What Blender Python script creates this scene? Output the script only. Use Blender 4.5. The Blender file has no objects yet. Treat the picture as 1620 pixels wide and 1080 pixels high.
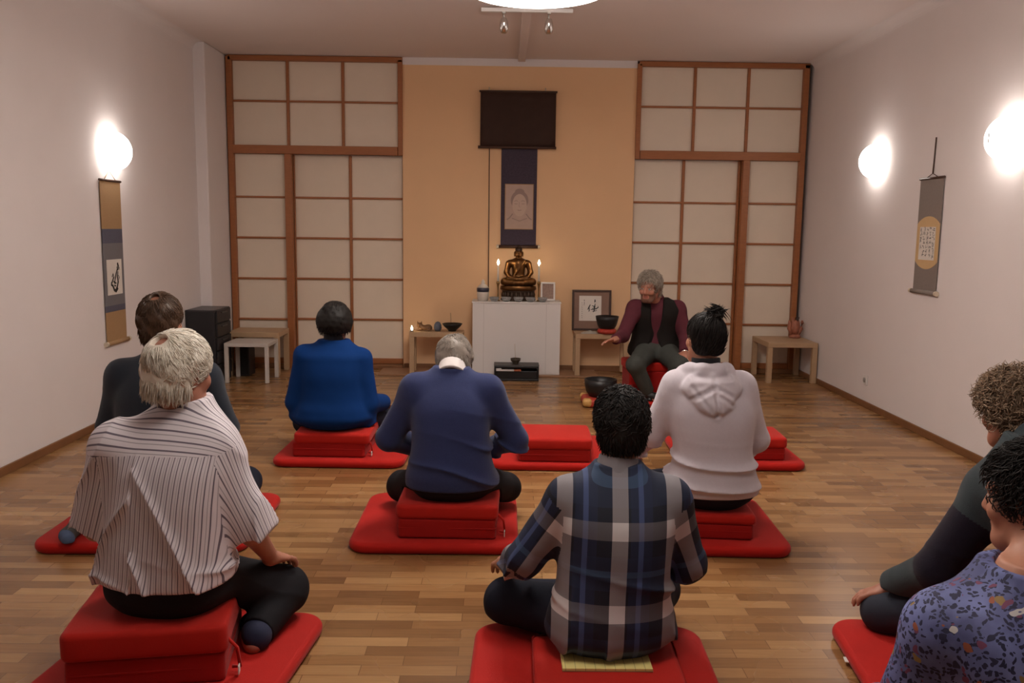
import bpy, bmesh, math, random
import numpy as np
from mathutils import Vector, Matrix
random.seed(4); rng = np.random.default_rng(7)
SC = bpy.context.scene; COL = SC.collection
PI = math.pi

# ------------------------------------------------------------------ linking
def link(o, parent=None):
    COL.objects.link(o)
    if parent is not None: o.parent = parent
    return o
def tag(o, label=None, cat=None, group=None, kind=None):
    if label: o['label'] = label
    if cat: o['category'] = cat
    if group: o['group'] = group
    if kind: o['kind'] = kind
    return o
def empty(name, loc=(0, 0, 0), rz=0.0):
    o = bpy.data.objects.new(name, None); o.empty_display_size = .05
    o.location = loc; o.rotation_euler = (0, 0, rz); return link(o)
def obj(name, bm, mat, parent=None, loc=(0, 0, 0), rz=0.0, smooth=False, rot=None):
    me = bpy.data.meshes.new(name); bmesh.ops.recalc_face_normals(bm, faces=bm.faces)
    bm.to_mesh(me); bm.free()
    mats = mat if isinstance(mat, (list, tuple)) else [mat]
    for m in mats: me.materials.append(m)
    if smooth:
        for p in me.polygons: p.use_smooth = True
    o = bpy.data.objects.new(name, me); o.location = loc
    o.rotation_euler = rot if rot else (0, 0, rz)
    return link(o, parent)
def copy_tree(o, parent=None):
    c = o.copy(); COL.objects.link(c)
    if parent is not None: c.parent = parent
    for ch in list(o.children): copy_tree(ch, c)
    return c

# ------------------------------------------------------------------ bmesh shapes
def box(bm, c, s, bev=0.0, seg=2, mat=0, rz=0.0):
    r = bmesh.ops.create_cube(bm, size=1.0)
    vs = r['verts']
    M = Matrix.Translation(c) @ Matrix.Rotation(rz, 4, 'Z') @ Matrix.Diagonal((s[0], s[1], s[2], 1))
    bmesh.ops.transform(bm, matrix=M, verts=vs)
    fs = set(f for v in vs for f in v.link_faces)
    if bev > 0:
        es = list(set(e for v in vs for e in v.link_edges))
        rr = bmesh.ops.bevel(bm, geom=es, offset=bev, segments=seg, affect='EDGES', profile=.5)
        fs = set(rr['faces']) | set(f for f in fs if f.is_valid)
    for f in fs: f.material_index = mat
    return vs
def nb(): return bmesh.new()
def bx(c, s, bev=0.0, seg=2):
    bm = nb(); box(bm, c, s, bev, seg); return bm
def lathe(prof, n=32, bm=None, c=(0, 0, 0), mat=0):
    bm = bm or nb(); rings = []
    for r, z in prof:
        if r < 1e-6: rings.append([bm.verts.new((c[0], c[1], c[2] + z))])
        else: rings.append([bm.verts.new((c[0] + r*math.cos(2*PI*i/n), c[1] + r*math.sin(2*PI*i/n), c[2] + z)) for i in range(n)])
    for a, b in zip(rings, rings[1:]):
        for i in range(n):
            j = (i+1) % n
            if len(a) == 1 and len(b) == 1: continue
            if len(a) == 1: f = bm.faces.new((a[0], b[i], b[j]))
            elif len(b) == 1: f = bm.faces.new((a[i], a[j], b[0]))
            else: f = bm.faces.new((a[i], a[j], b[j], b[i]))
            f.material_index = mat; f.smooth = True
    return bm
def tube(pts, r, n=8, bm=None, cap=True):
    bm = bm or nb(); pts = [Vector(p) for p in pts]; rings = []
    rr = r if isinstance(r, (list, tuple)) else [r]*len(pts)
    for i, p in enumerate(pts):
        d = (pts[min(i+1, len(pts)-1)] - pts[max(i-1, 0)]).normalized()
        a = d.cross(Vector((0, 0, 1)));
        if a.length < .1: a = d.cross(Vector((1, 0, 0)))
        a.normalize(); b = d.cross(a)
        rings.append([bm.verts.new(p + a*rr[i]*math.cos(2*PI*k/n) + b*rr[i]*math.sin(2*PI*k/n)) for k in range(n)])
    for A, B in zip(rings, rings[1:]):
        for k in range(n):
            f = bm.faces.new((A[k], A[(k+1) % n], B[(k+1) % n], B[k])); f.smooth = True
    if cap:
        bm.faces.new(rings[0][::-1]); bm.faces.new(rings[-1])
    return bm
def slab(w, d, z0, z1, rc, re=.02, seg=8, bm=None, dome=0.0):
    """rounded-rectangle cushion with soft rounded top and bottom edges"""
    bm = bm or nb()
    def outline(inset, z):
        out = []; ww, dd = w/2-inset, d/2-inset; r = max(rc-inset, .004)
        for k, (sx, sy) in enumerate(((1, 1), (-1, 1), (-1, -1), (1, -1))):
            for i in range(seg+1):
                a = PI/2*(k + i/seg)
                out.append((sx*(ww-r) + r*math.cos(a), sy*(dd-r) + r*math.sin(a), z))
        return out
    loops = []; m = 5
    for i in range(m+1):
        a = -PI/2 + PI/2*i/m; loops.append(outline(re*(1-math.cos(a)), z0+re+re*math.sin(a)))
    for i in range(m+1):
        a = PI/2*i/m; loops.append(outline(re*(1-math.cos(a)), z1-re+re*math.sin(a)))
    if dome:
        for q in (.2, .45, .7): 
            loops.append([(x*(1-q), y*(1-q), z1+dome*(1-(1-q)**2)) for x, y, _ in outline(re, z1)])
    rings = [[bm.verts.new(p) for p in L] for L in loops]
    n = len(rings[0])
    for A, B in zip(rings, rings[1:]):
        for k in range(n):
            f = bm.faces.new((A[k], A[(k+1) % n], B[(k+1) % n], B[k])); f.smooth = True
    bm.faces.new(rings[0][::-1]); bm.faces.new(rings[-1])
    return bm
def ribbon(bm, pts, wid, tf):
    """flat ink stroke; pts in 2D, tf maps (u,v) -> 3D"""
    L = []
    for i, p in enumerate(pts):
        a = pts[max(i-1, 0)]; b = pts[min(i+1, len(pts)-1)]
        dx, dy = b[0]-a[0], b[1]-a[1]; l = math.hypot(dx, dy) or 1
        w = wid[i] if isinstance(wid, (list, tuple)) else wid
        nx, ny = -dy/l*w/2, dx/l*w/2
        L.append((bm.verts.new(tf(p[0]+nx, p[1]+ny)), bm.verts.new(tf(p[0]-nx, p[1]-ny))))
    for (a, b), (c, d) in zip(L, L[1:]): bm.faces.new((a, b, d, c))

# ------------------------------------------------------------------ materials
def mat(name, col, rough=.6, metal=0.0, noise=0.0, nscale=20.0, bump=0.0, bscale=200.0, spec=.5, emit=None, estr=0.0, sheen=0.0, sub=0.0, trans=0.0, stretch=(1, 1, 1), alpha=1.0):
    m = bpy.data.materials.new(name); m.use_nodes = True
    nt = m.node_tree; N = nt.nodes; L = nt.links; b = N['Principled BSDF']
    c = (*col, 1)
    b.inputs['Base Color'].default_value = c; b.inputs['Roughness'].default_value = rough
    b.inputs['Metallic'].default_value = metal; b.inputs['Specular IOR Level'].default_value = spec
    if sheen: b.inputs['Sheen Weight'].default_value = sheen; b.inputs['Sheen Roughness'].default_value = .5
    if sub:
        b.inputs['Subsurface Weight'].default_value = sub; b.inputs['Subsurface Radius'].default_value = (.012, .005, .003); b.inputs['Subsurface Scale'].default_value = 1
    if trans: b.inputs['Transmission Weight'].default_value = trans
    if emit: b.inputs['Emission Color'].default_value = (*emit, 1); b.inputs['Emission Strength'].default_value = estr
    tc = N.new('ShaderNodeTexCoord'); mp = N.new('ShaderNodeMapping'); mp.inputs['Scale'].default_value = stretch
    L.new(tc.outputs['Object'], mp.inputs['Vector'])
    if noise:
        n = N.new('ShaderNodeTexNoise'); n.inputs['Scale'].default_value = nscale; n.inputs['Detail'].default_value = 4
        L.new(mp.outputs[0], n.inputs['Vector'])
        mx = N.new('ShaderNodeMix'); mx.data_type = 'RGBA'
        mx.inputs[6].default_value = (*[x*(1-noise) for x in col], 1); mx.inputs[7].default_value = (*[min(1, x*(1+noise)) for x in col], 1)
        L.new(n.outputs['Fac'], mx.inputs[0]); L.new(mx.outputs[2], b.inputs['Base Color'])
    if bump:
        n2 = N.new('ShaderNodeTexNoise'); n2.inputs['Scale'].default_value = bscale; n2.inputs['Detail'].default_value = 3
        L.new(mp.outputs[0], n2.inputs['Vector'])
        bp = N.new('ShaderNodeBump'); bp.inputs['Strength'].default_value = bump; bp.inputs['Distance'].default_value = .01
        L.new(n2.outputs['Fac'], bp.inputs['Height']); L.new(bp.outputs[0], b.inputs['Normal'])
    return m
def nodes(m): return m.node_tree.nodes, m.node_tree.links, m.node_tree.nodes['Principled BSDF']
def ramp(N, stops, interp='LINEAR'):
    r = N.new('ShaderNodeValToRGB'); r.color_ramp.interpolation = interp
    e = r.color_ramp.elements
    e[0].position, e[0].color = stops[0][0], (*stops[0][1], 1)
    e[1].position, e[1].color = stops[-1][0], (*stops[-1][1], 1)
    for p, c in stops[1:-1]:
        x = e.new(p); x.color = (*c, 1)
    return r
def mth(N, L, op, a, b=None):
    n = N.new('ShaderNodeMath'); n.operation = op
    for i, v in enumerate((a, b)):
        if v is None: continue
        if isinstance(v, (int, float)): n.inputs[i].default_value = v
        else: L.new(v, n.inputs[i])
    return n.outputs[0]
EXPOSURE = 1.2
WALLC = (.75, .69, .68); CEILC = (.75, .67, .645); ORANGEC = (.78, .50, .29); FLOORC = (.28, .138, .052)
SCONCE_COL = (1, .93, .86); SCONCE_E = 6.0; PEND_COL = (1, .94, .86); PEND_E = 11.0; FLAME_E = 25.0
ADDED_SCONCE = True; ADDED_PEND = True  # two unseen lamps, added to light the foreground
REDM = (.44, .008, .004); REDC = (.34, .006, .004); REDT = (.46, .012, .006)
# ------------------------------------------------------------------ camera
f_px, pitch, yaw, roll = 1352.0, .1306, .0120, .0133
cp, sp, cy, sy, cr, sr = math.cos(pitch), math.sin(pitch), math.cos(yaw), math.sin(yaw), math.cos(roll), math.sin(roll)
F = Vector((sy*cp, cy*cp, -sp)); R0 = Vector((cy, -sy, 0)); U0 = R0.cross(F)
Rv = R0*cr + U0*sr; Uv = -R0*sr + U0*cr
cam = bpy.data.cameras.new('camera'); co = bpy.data.objects.new('camera', cam); COL.objects.link(co)
co.matrix_world = Matrix(((Rv.x, Uv.x, -F.x, 0), (Rv.y, Uv.y, -F.y, 0), (Rv.z, Uv.z, -F.z, 1.5), (0, 0, 0, 1)))
cam.sensor_width = 36; cam.lens = 36*f_px/1620; cam.clip_start = .05
SC.camera = co
SC.view_settings.view_transform = 'Standard'; SC.view_settings.look = 'None'
SC.view_settings.exposure = EXPOSURE; SC.view_settings.gamma = 1; SC.view_settings.use_curve_mapping = False
w = bpy.data.worlds.new('world'); SC.world = w; w.use_nodes = True
w.node_tree.nodes['Background'].inputs[0].default_value = (.5, .5, .55, 1); w.node_tree.nodes['Background'].inputs[1].default_value = .05

XL, XR, YB, YR, ZC = -2.975, 3.18, 9.1, -2.6, 3.23
# ------------------------------------------------------------------ setting materials
M_wall = mat('white_plaster', WALLC, .85, noise=.03, nscale=3, bump=.08, bscale=60, spec=.2)
M_ceil = mat('ceiling_plaster', CEILC, .9, noise=.02, nscale=2, spec=.2)
M_orange = mat('ochre_plaster', ORANGEC, .85, noise=.03, nscale=4, bump=.06, bscale=80, spec=.2)
M_frame = mat('red_brown_wood', (.33, .115, .035), .5, noise=.2, nscale=12, stretch=(1, 1, 6))
M_paper = mat('shoji_paper', (.76, .65, .53), .85, noise=.04, nscale=6, spec=.2)
M_base = mat('baseboard_wood', (.20, .085, .032), .5, noise=.2, nscale=10)
M_plank = mat('threshold_wood', (.32, .17, .09), .45, noise=.2, nscale=8, stretch=(1, 6, 1))
def floor_mat():
    m = mat('strip_parquet', (.3, .15, .06), .36); N, L, b = nodes(m)
    tc = N.new('ShaderNodeTexCoord')
    br = N.new('ShaderNodeTexBrick'); br.offset = .43; br.offset_frequency = 2; br.squash = 1
    br.inputs['Scale'].default_value = 1; br.inputs['Brick Width'].default_value = .33; br.inputs['Row Height'].default_value = .068
    br.inputs['Mortar Size'].default_value = .0012; br.inputs['Mortar Smooth'].default_value = .2
    br.inputs['Color1'].default_value = (0, 0, 0, 1); br.inputs['Color2'].default_value = (1, 1, 1, 1); br.inputs['Mortar'].default_value = (.1, .1, .1, 1)
    L.new(tc.outputs['Object'], br.inputs['Vector'])
    mp = N.new('ShaderNodeMapping'); mp.inputs['Scale'].default_value = (3, 40, 1); L.new(tc.outputs['Object'], mp.inputs[0])
    n = N.new('ShaderNodeTexNoise'); n.inputs['Scale'].default_value = 2; n.inputs['Detail'].default_value = 5; L.new(mp.outputs[0], n.inputs[0])
    n2 = N.new('ShaderNodeTexNoise'); n2.inputs['Scale'].default_value = 1.3; n2.inputs['Detail'].default_value = 3; L.new(tc.outputs['Object'], n2.inputs[0])
    f = mth(N, L, 'ADD', mth(N, L, 'MULTIPLY', br.outputs['Color'], .40), mth(N, L, 'ADD', mth(N, L, 'MULTIPLY', n.outputs['Fac'], .26), mth(N, L, 'MULTIPLY', n2.outputs['Fac'], .34)))
    cr_ = ramp(N, [(.15, (.125, .053, .018)), (.5, FLOORC), (.85, (.46, .265, .115))])
    L.new(f, cr_.inputs[0])
    mx = N.new('ShaderNodeMix'); mx.data_type = 'RGBA'; mx.inputs[7].default_value = (.09, .035, .012, 1)
    L.new(mth(N, L, 'MULTIPLY', br.outputs['Fac'], .6), mx.inputs[0]); L.new(cr_.outputs[0], mx.inputs[6]); L.new(mx.outputs[2], b.inputs['Base Color'])
    L.new(mth(N, L, 'ADD', mth(N, L, 'MULTIPLY', n2.outputs['Fac'], .16), .19), b.inputs['Roughness'])
    bp = N.new('ShaderNodeBump'); bp.inputs['Strength'].default_value = .25; bp.inputs['Distance'].default_value = .004
    L.new(mth(N, L, 'ADD', n2.outputs['Fac'], mth(N, L, 'MULTIPLY', br.outputs['Color'], .3)), bp.inputs['Height']); L.new(bp.outputs[0], b.inputs['Normal'])
    b.inputs['Specular IOR Level'].default_value = .45
    return m
M_floor = floor_mat()

def S(name, bm, m, parent=None, **k):
    o = obj(name, bm, m, parent, **k)
    if parent is None: o['kind'] = 'structure'
    return o
S('floor', bx(((XL+XR)/2, (YB+YR)/2, -.1), (XR-XL+.4, YB-YR+.6, .2)), M_floor)
S('ceiling', bx(((XL+XR)/2, (YB+YR)/2, ZC+.1), (XR-XL+.4, YB-YR+.6, .2)), M_ceil)
bm = bx((XL-.1, (YB+YR)/2, ZC/2), (.2, YB-YR+.4, ZC))
box(bm, (XL+.05, 8.80, ZC/2), (.12, .70, ZC), .012)          # shallow pier at the far end of the wall
S('wall_left', bm, M_wall)
S('wall_right', bx((XR+.1, (YB+YR)/2, ZC/2), (.2, YB-YR+.4, ZC)), M_wall)
S('wall_rear', bx(((XL+XR)/2, YR-.1, ZC/2), (XR-XL, .2, ZC)), M_wall)
S('wall_back', bx(((XL+XR)/2, YB+.22, ZC/2), (XR-XL, .2, ZC)), M_wall)
# ochre panel of the back wall, with the white strip left above it
S('wall_front', bx((.155, 9.10, 3.157/2), (2.414, .06, 3.157)), M_orange)
S('trim_1', bx((.155, 9.10, 3.1935), (2.414, .07, .073)), M_wall)
S('trim_2', bx((-.135, 8.86, .0075), (2.26, .44, .015), .003), M_plank)
bb = .055
S('baseboard_left', bx((XL+.008, (8.44+YR)/2, bb/2), (.016, 8.44-YR, bb), .004), M_base)
S('baseboard_right', bx((XR-.008, (YB+YR)/2, bb/2), (.016, YB-YR, bb), .004), M_base)
S('baseboard_back', bx((.155, 9.062, .03), (2.40, .016, .06), .003), M_base)
S('trim_3', bx((.17, 8.05, 3.215), (.075, 2.0, .03), .004), M_ceil)      # conduit box on the ceiling, from the track to the wall

# coving along both side walls (the soft rounded ceiling edge)
for nm, x, s in (('trim_4', XL, 1), ('trim_5', XR, -1)):
    bm = nb(); prof = [(0, 0)] + [(.09-.09*math.sin(a), -.09+.09*math.cos(a)) for a in [PI/2*i/8 for i in range(9)]][::1]
    ring = [[bm.verts.new((x + s*px, y, ZC + pz)) for px, pz in prof] for y in (YR, 9.02)]
    for k in range(len(prof)):
        q = (k+1) % len(prof); bm.faces.new((ring[0][k], ring[0][q], ring[1][q], ring[1][k])).smooth = False
    bm.faces.new(ring[0]); bm.faces.new(ring[1][::-1])
    S(nm, bm, M_wall)

# ------------------------------------------------------------------ shoji screens
ROWS = [2.24, 1.80, 1.378, .95, .519]
def post(x, z0, z1, w, y=9.075, d=.07): return bx((x, y, (z0+z1)/2), (w, d, z1-z0), .005)
def rail(x0, x1, z, h, y=9.075, d=.07): return bx(((x0+x1)/2, y, z), (x1-x0, d, h), .005)
def panel(name, x0, x1, z0, z1, vx, hz, y, lx=.05, rx=.05, top=.0, bot=.0):
    t = empty(name, ((x0+x1)/2, y, z0)); t['kind'] = 'structure'
    o = (-(x0+x1)/2, -y, -z0)
    S('paper', bx(((x0+x1)/2, y+.012, (z0+z1)/2), (x1-x0-.004, .006, z1-z0-.004)), M_paper, t, loc=o)
    if lx: S('stile', post(x0+lx/2, z0, z1, lx, y, .045), M_frame, t, loc=o)
    if rx: S('stile', post(x1-rx/2, z0, z1, rx, y, .045), M_frame, t, loc=o)
    if top: S('top_rail', rail(x0+lx, x1-rx, z1-top/2, top, y, .045), M_frame, t, loc=o)
    if bot: S('bottom_rail', rail(x0+lx, x1-rx, z0+bot/2, bot, y, .045), M_frame, t, loc=o)
    for v in vx: S('muntin', post(v, z0+bot, z1-top, .03, y, .03), M_frame, t, loc=o)
    for h_ in hz: S('muntin', rail(x0+lx, x1-rx, h_, .021, y-.002, .022), M_frame, t, loc=o)
    return t
def shoji(side):
    sgn = -1 if side == 'left' else 1
    a, b = (-2.855, -1.052) if sgn < 0 else (1.362, 3.138)           # overall span
    px = -2.237 if sgn < 0 else 2.527                                   # thick post
    fr = empty('trim_6' if sgn < 0 else 'trim_7', ((a+b)/2, 9.08, 0)); fr['kind'] = 'structure'
    o = (-(a+b)/2, -9.08, 0)
    ext = a if sgn < 0 else b
    S('outer_post', post(ext - sgn*.028, 0.0, 3.215, .056), M_frame, fr, loc=o)
    S('inner_post', post((b-.024 if sgn < 0 else a+.024), 2.24, 3.2, .048), M_frame, fr, loc=o)
    S('head_beam', rail(a+.02, b-.0, 3.2, .052), M_frame, fr, loc=o)
    S('middle_beam', rail(a+.05, b-.05, 2.284, .086, 9.07, .09), M_frame, fr, loc=o)
    S('thick_post', post(px, 0.0, 2.242, .07, 9.07, .09), M_frame, fr, loc=o)
    if sgn < 0:
        panel('window_1', a+.056, b-.048, 2.327, 3.176, [-2.234, -1.667], [2.775], 9.085, 0, 0)
        panel('door_1', a+.056, px-.035, 0.045, 2.241, [], ROWS[1:], 9.085, 0, 0, 0, .06)
        panel('door_2', px+.035, b+.02, 0.045, 2.241, [-1.609], ROWS[1:], 9.14, .012, .03, 0, .055)
    else:
        panel('window_2', a+.048, b-.056, 2.327, 3.176, [1.966, 2.521], [2.775], 9.085, 0, 0)
        panel('door_3', px+.035, b-.056, 0.045, 2.241, [], ROWS[1:], 9.085, 0, 0, 0, .06)
        panel('door_4', a-.02, px-.035, 0.045, 2.241, [1.892], ROWS[1:], 9.14, .03, .028, 0, .055)
    S('sill', rail(a, b, .0225, .045, 9.08, .10), M_base, fr, loc=o)
shoji('left'); shoji('right')
# ------------------------------------------------------------------ lamps
M_glow = mat('opal_glass_lit', (.9, .88, .82), .3, emit=SCONCE_COL, estr=SCONCE_E)
M_pend = mat('pendant_glass_lit', (.9, .88, .82), .3, emit=PEND_COL, estr=PEND_E)
M_pend_added = mat('added_pendant_glass', (.9, .88, .82), .3, emit=PEND_COL, estr=PEND_E*.45)  # weaker glow for the added pendant
M_steel = mat('brushed_steel', (.55, .53, .5), .35, metal=1)
M_chrome = mat('chrome', (.7, .68, .66), .18, metal=1)
M_white = mat('white_lacquer', (.74, .70, .68), .5, noise=.02, nscale=6)
def sconce(x, y, z, s, label):
    t = empty('wall_lamp', (x, y, z)); tag(t, label, 'lamp', 'lit half-round wall lamps')
    bm = nb(); bmesh.ops.create_uvsphere(bm, u_segments=28, v_segments=16, radius=1)
    bmesh.ops.bisect_plane(bm, geom=list(bm.verts)+list(bm.edges)+list(bm.faces), plane_co=(0, 0, 0), plane_no=(s, 0, 0), clear_inner=True)
    bmesh.ops.holes_fill(bm, edges=bm.edges)
    bmesh.ops.transform(bm, matrix=Matrix.Translation((s*.028, 0, 0)) @ Matrix.Diagonal((.125, .165, .145, 1)), verts=bm.verts)
    obj('glass_shade', bm, M_glow, t, smooth=True)
    obj('wall_plate', bx((s*.0145, 0, 0), (.025, .12, .20), .008), M_white, t)
    obj('clip', bx((s*.152, 0, 0), (.006, .012, .06), .002), M_steel, t)
    return t
sconce(XL, 6.61, 2.045, 1, 'lit white half-round wall lamp above the tan and blue scroll')
sconce(XR, 7.36, 2.112, -1, 'lit white half-round wall lamp farther from the camera, on the right wall')
sconce(XR, 5.43, 2.105, -1, 'lit white half-round wall lamp at the right edge of the photo')
if ADDED_SCONCE:  # assumed sconce out of view, added for foreground light
    sconce(XL, 4.30, 2.06, 1, 'added half-round wall lamp, out of view, near the camera on the left wall')
def pendant(x, y, z, label, gm=None):
    t = empty('ceiling_lamp', (x, y, z)); tag(t, label, 'lamp')
    prof = [(0, 0), (.12, .004), (.27, .018), (.39, .045), (.445, .085), (.45, .10), (.44, .112), (.05, .125), (0, .125)]
    obj('glass_bowl', lathe(prof, 48), gm or M_pend, t, smooth=True)
    obj('rod', tube([(0, 0, .125), (0, 0, ZC-z-.03)], .008), M_steel, t)
    obj('canopy', lathe([(0, -.03), (.05, -.028), (.06, -.012), (.06, 0), (0, 0)], 24, c=(0, 0, ZC-z)), M_steel, t)
    return t
pendant(.17, 4.9, 2.755, 'large shallow white glass bowl lamp glowing at the top edge of the photo')
if ADDED_PEND: pendant(.17, 2.2, 2.755, 'added white glass bowl lamp, out of view, lighting the foreground', M_pend_added)  # assumed pendant out of view, added to brighten the near people
# track with two spots
t = empty('track_light', (.168, 6.98, ZC)); tag(t, 'white ceiling track carrying two small steel spotlights', 'lamp')
obj('track', bx((0, 0, -.03), (.72, .035, .03), .004), M_white, t)
obj('mount', bx((0, 0, -.008), (.10, .05, .016), .002), M_white, t)
for dx in (-.181, .173):
    sp_ = obj('spotlight', lathe([(0, 0), (.02, -.004), (.033, -.035), (.036, -.075), (.03, -.105), (.018, -.118), (0, -.118)], 20, c=(0, 0, 0)), M_chrome, t, loc=(dx, 0, -.085), rot=(.35, 0, 0), smooth=True)
    obj('stem', tube([(dx, 0, -.04), (dx-.004, 0, -.062), (dx, 0, -.09)], .006), M_steel, t)
    obj('clamp', bx((dx, 0, -.048), (.03, .03, .016), .003), M_steel, t)

# ------------------------------------------------------------------ scrolls and hangings
M_brown = mat('dark_brown_silk', (.085, .042, .030), .75, noise=.15, nscale=9, bump=.05)
M_indigo = mat('indigo_brocade', (.045, .030, .05), .8, noise=.5, nscale=55)
M_tan = mat('tan_silk', (.36, .215, .105), .8, noise=.08, nscale=40, stretch=(1, 1, 4))
M_blue = mat('slate_blue_silk', (.085, .085, .12), .8, noise=.15, nscale=60)
M_grey = mat('grey_silk', (.165, .155, .165), .8, noise=.1, nscale=60)
M_grey2 = mat('warm_grey_silk', (.225, .185, .165), .8, noise=.1, nscale=60)
M_paperw = mat('rice_paper', (.72, .66, .60), .8, noise=.04, nscale=14)
M_ochrep = mat('yellow_ochre_paper', (.60, .40, .20), .8, noise=.08, nscale=14)
M_ink = mat('black_ink', (.012, .011, .011), .6)
M_darkwood = mat('dark_wood', (.055, .022, .012), .45, noise=.2, nscale=15)
M_bone = mat('bone_knob', (.65, .55, .42), .5)
YO = 9.07                                                              # face of the ochre wall
t = empty('wall_hanging', (.137, YO, 2.62)); tag(t, 'wide dark brown cloth hanging high on the ochre wall above the altar', 'wall hanging')
o = (-.137, -YO, -2.62)
bm = nb(); nx = 16
g = [[bm.verts.new((-.247+.776*i/nx, YO-.055-.004*math.sin(i*.9+j*.5), 2.338+.557*j/6)) for i in range(nx+1)] for j in range(7)]
for j in range(6):
    for i in range(nx): bm.faces.new((g[j][i], g[j][i+1], g[j+1][i+1], g[j+1][i])).smooth = True
bmesh.ops.solidify(bm, geom=bm.faces[:], thickness=.004)
obj('cloth', bm, M_brown, t, loc=o)
obj('top_rod', tube([(-.26, YO-.05, 2.898), (.54, YO-.05, 2.898)], .011), M_darkwood, t, loc=o)
obj('bottom_rod', tube([(-.27, YO-.055, 2.338), (.538, YO-.055, 2.338)], .014), M_darkwood, t, loc=o)
for x in (-.16, .42): obj('hook', tube([(x, YO-.05, 2.90), (x, YO-.03, 2.94), (x, YO, 2.945)], .004), M_steel, t, loc=o)
obj('pull_cord', tube([(-.152, YO-.045, 2.34), (-.149, YO-.022, .80)], .0055, 6), M_darkwood, t, loc=o)

t = empty('hanging_scroll', (.16, YO, 1.82)); tag(t, 'narrow indigo scroll with a pale portrait behind the bronze statue', 'scroll')
o = (-.16, -YO, -1.82)
obj('silk', bx((.16, YO-.012, 1.83), (.373, .006, 1.02)), M_indigo, t, loc=o)
obj('roller', tube([(-.05, YO-.02, 1.318), (.372, YO-.02, 1.318)], .016, 12), M_darkwood, t, loc=o)
for x in (-.056, .378): obj('roller_knob', tube([(x-.012, YO-.02, 1.318), (x+.012, YO-.02, 1.318)], .019, 12), M_bone, t, loc=o)
obj('border', bx((.164, YO-.0165, 1.733), (.30, .003, .47)), M_tan, t, loc=o)
pic = obj('portrait', bx((.164, YO-.0185, 1.733), (.286, .003, .456)), mat('faded_paper', (.46, .33, .27), .85, noise=.08, nscale=20), t, loc=o)
M_faint = mat('faded_violet_ink', (.30, .21, .185), .85); M_pale = mat('pale_pink_wash', (.52, .38, .31), .85)
def disc(cx, cz, rx, rz, y, n=36, a0=0, a1=2*PI):
    bm = nb(); c = bm.verts.new((cx, y, cz)); vs = [bm.verts.new((cx+rx*math.cos(a0+(a1-a0)*i/n), y, cz+rz*math.sin(a0+(a1-a0)*i/n))) for i in range(n+1)]
    for i in range(n): bm.faces.new((c, vs[i], vs[i+1]))
    return bm
obj('hair_drawing', disc(.168, 1.80, .092, .10, YO-.0204), M_faint, pic)
obj('topknot_drawing', disc(.168, 1.885, .05, .035, YO-.0205), M_faint, pic)
obj('face_drawing', disc(.168, 1.75, .075, .115, YO-.0208), M_pale, pic)
bm = nb(); tf = lambda u, v: (u, YO-.0212, v)
for s in (-1, 1):
    ribbon(bm, [(.168+s*.018, 1.79), (.168+s*.036, 1.797), (.168+s*.056, 1.789)], .005, tf)
    ribbon(bm, [(.168+s*.022, 1.765), (.168+s*.038, 1.762), (.168+s*.052, 1.766)], .005, tf)
    ribbon(bm, [(.168+s*.07, 1.66), (.168+s*.105, 1.615), (.168+s*.13, 1.60)], .012, tf)
ribbon(bm, [(.165, 1.78), (.162, 1.735), (.176, 1.73)], .004, tf); ribbon(bm, [(.147, 1.70), (.168, 1.695), (.189, 1.70)], .006, tf)
ribbon(bm, [(.09, 1.615), (.168, 1.585), (.25, 1.615)], .008, tf)
obj('line_drawing', bm, M_faint, pic)

def side_scroll(x, s, yc, z0, z1, wid, bands, label):
    t = empty('hanging_scroll', (x, yc, (z0+z1)/2)); tag(t, label, 'scroll'); o = (-x, -yc, -(z0+z1)/2)
    for nm, m, a, b, wf, off in bands:
        obj(nm, bx((x+s*(.010+off), yc, (a+b)/2), (.004, wid*wf, b-a)), m, t, loc=o)
    obj('top_rod', tube([(x+s*.013, yc-wid/2-.008, z1), (x+s*.013, yc+wid/2+.008, z1)], .009), M_darkwood, t, loc=o)
    obj('roller', tube([(x+s*.017, yc-wid/2-.01, z0), (x+s*.017, yc+wid/2+.01, z0)], .016, 12), bands[-1][1], t, loc=o)
    for e in (-1, 1): obj('roller_knob', tube([(x+s*.017, yc+e*(wid/2+.01), z0), (x+s*.017, yc+e*(wid/2+.035), z0)], .018, 12), M_bone, t, loc=o)
    return t, o
zt, zb = 1.822, .602; yc = 6.565; wd = .335
t, o = side_scroll(XL, 1, yc, zb, zt, wd, [
    ('upper_silk', M_tan, 1.462, zt, 1, 0), ('upper_band', M_blue, 1.355, 1.462, 1, 0), ('mount_silk', M_grey, .885, 1.355, 1, 0), ('lower_band', M_blue, .838, .885, 1, 0),
    ('calligraphy_paper', M_paperw, .965, 1.232, .74, .003), ('lower_silk', M_tan, zb, .838, 1, 0)], 'tall tan and slate blue scroll with one brushed character on the left wall')
obj('cord', tube([(XL+.013, yc-.10, zt), (XL+.006, yc, zt+.075), (XL+.013, yc+.10, zt)], .003, 6), M_tan, t, loc=o)
bm = nb(); tf = lambda u, v: (XL+.0165, yc+u, v)                       # u grows with depth, i.e. to the right in the photo
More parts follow.
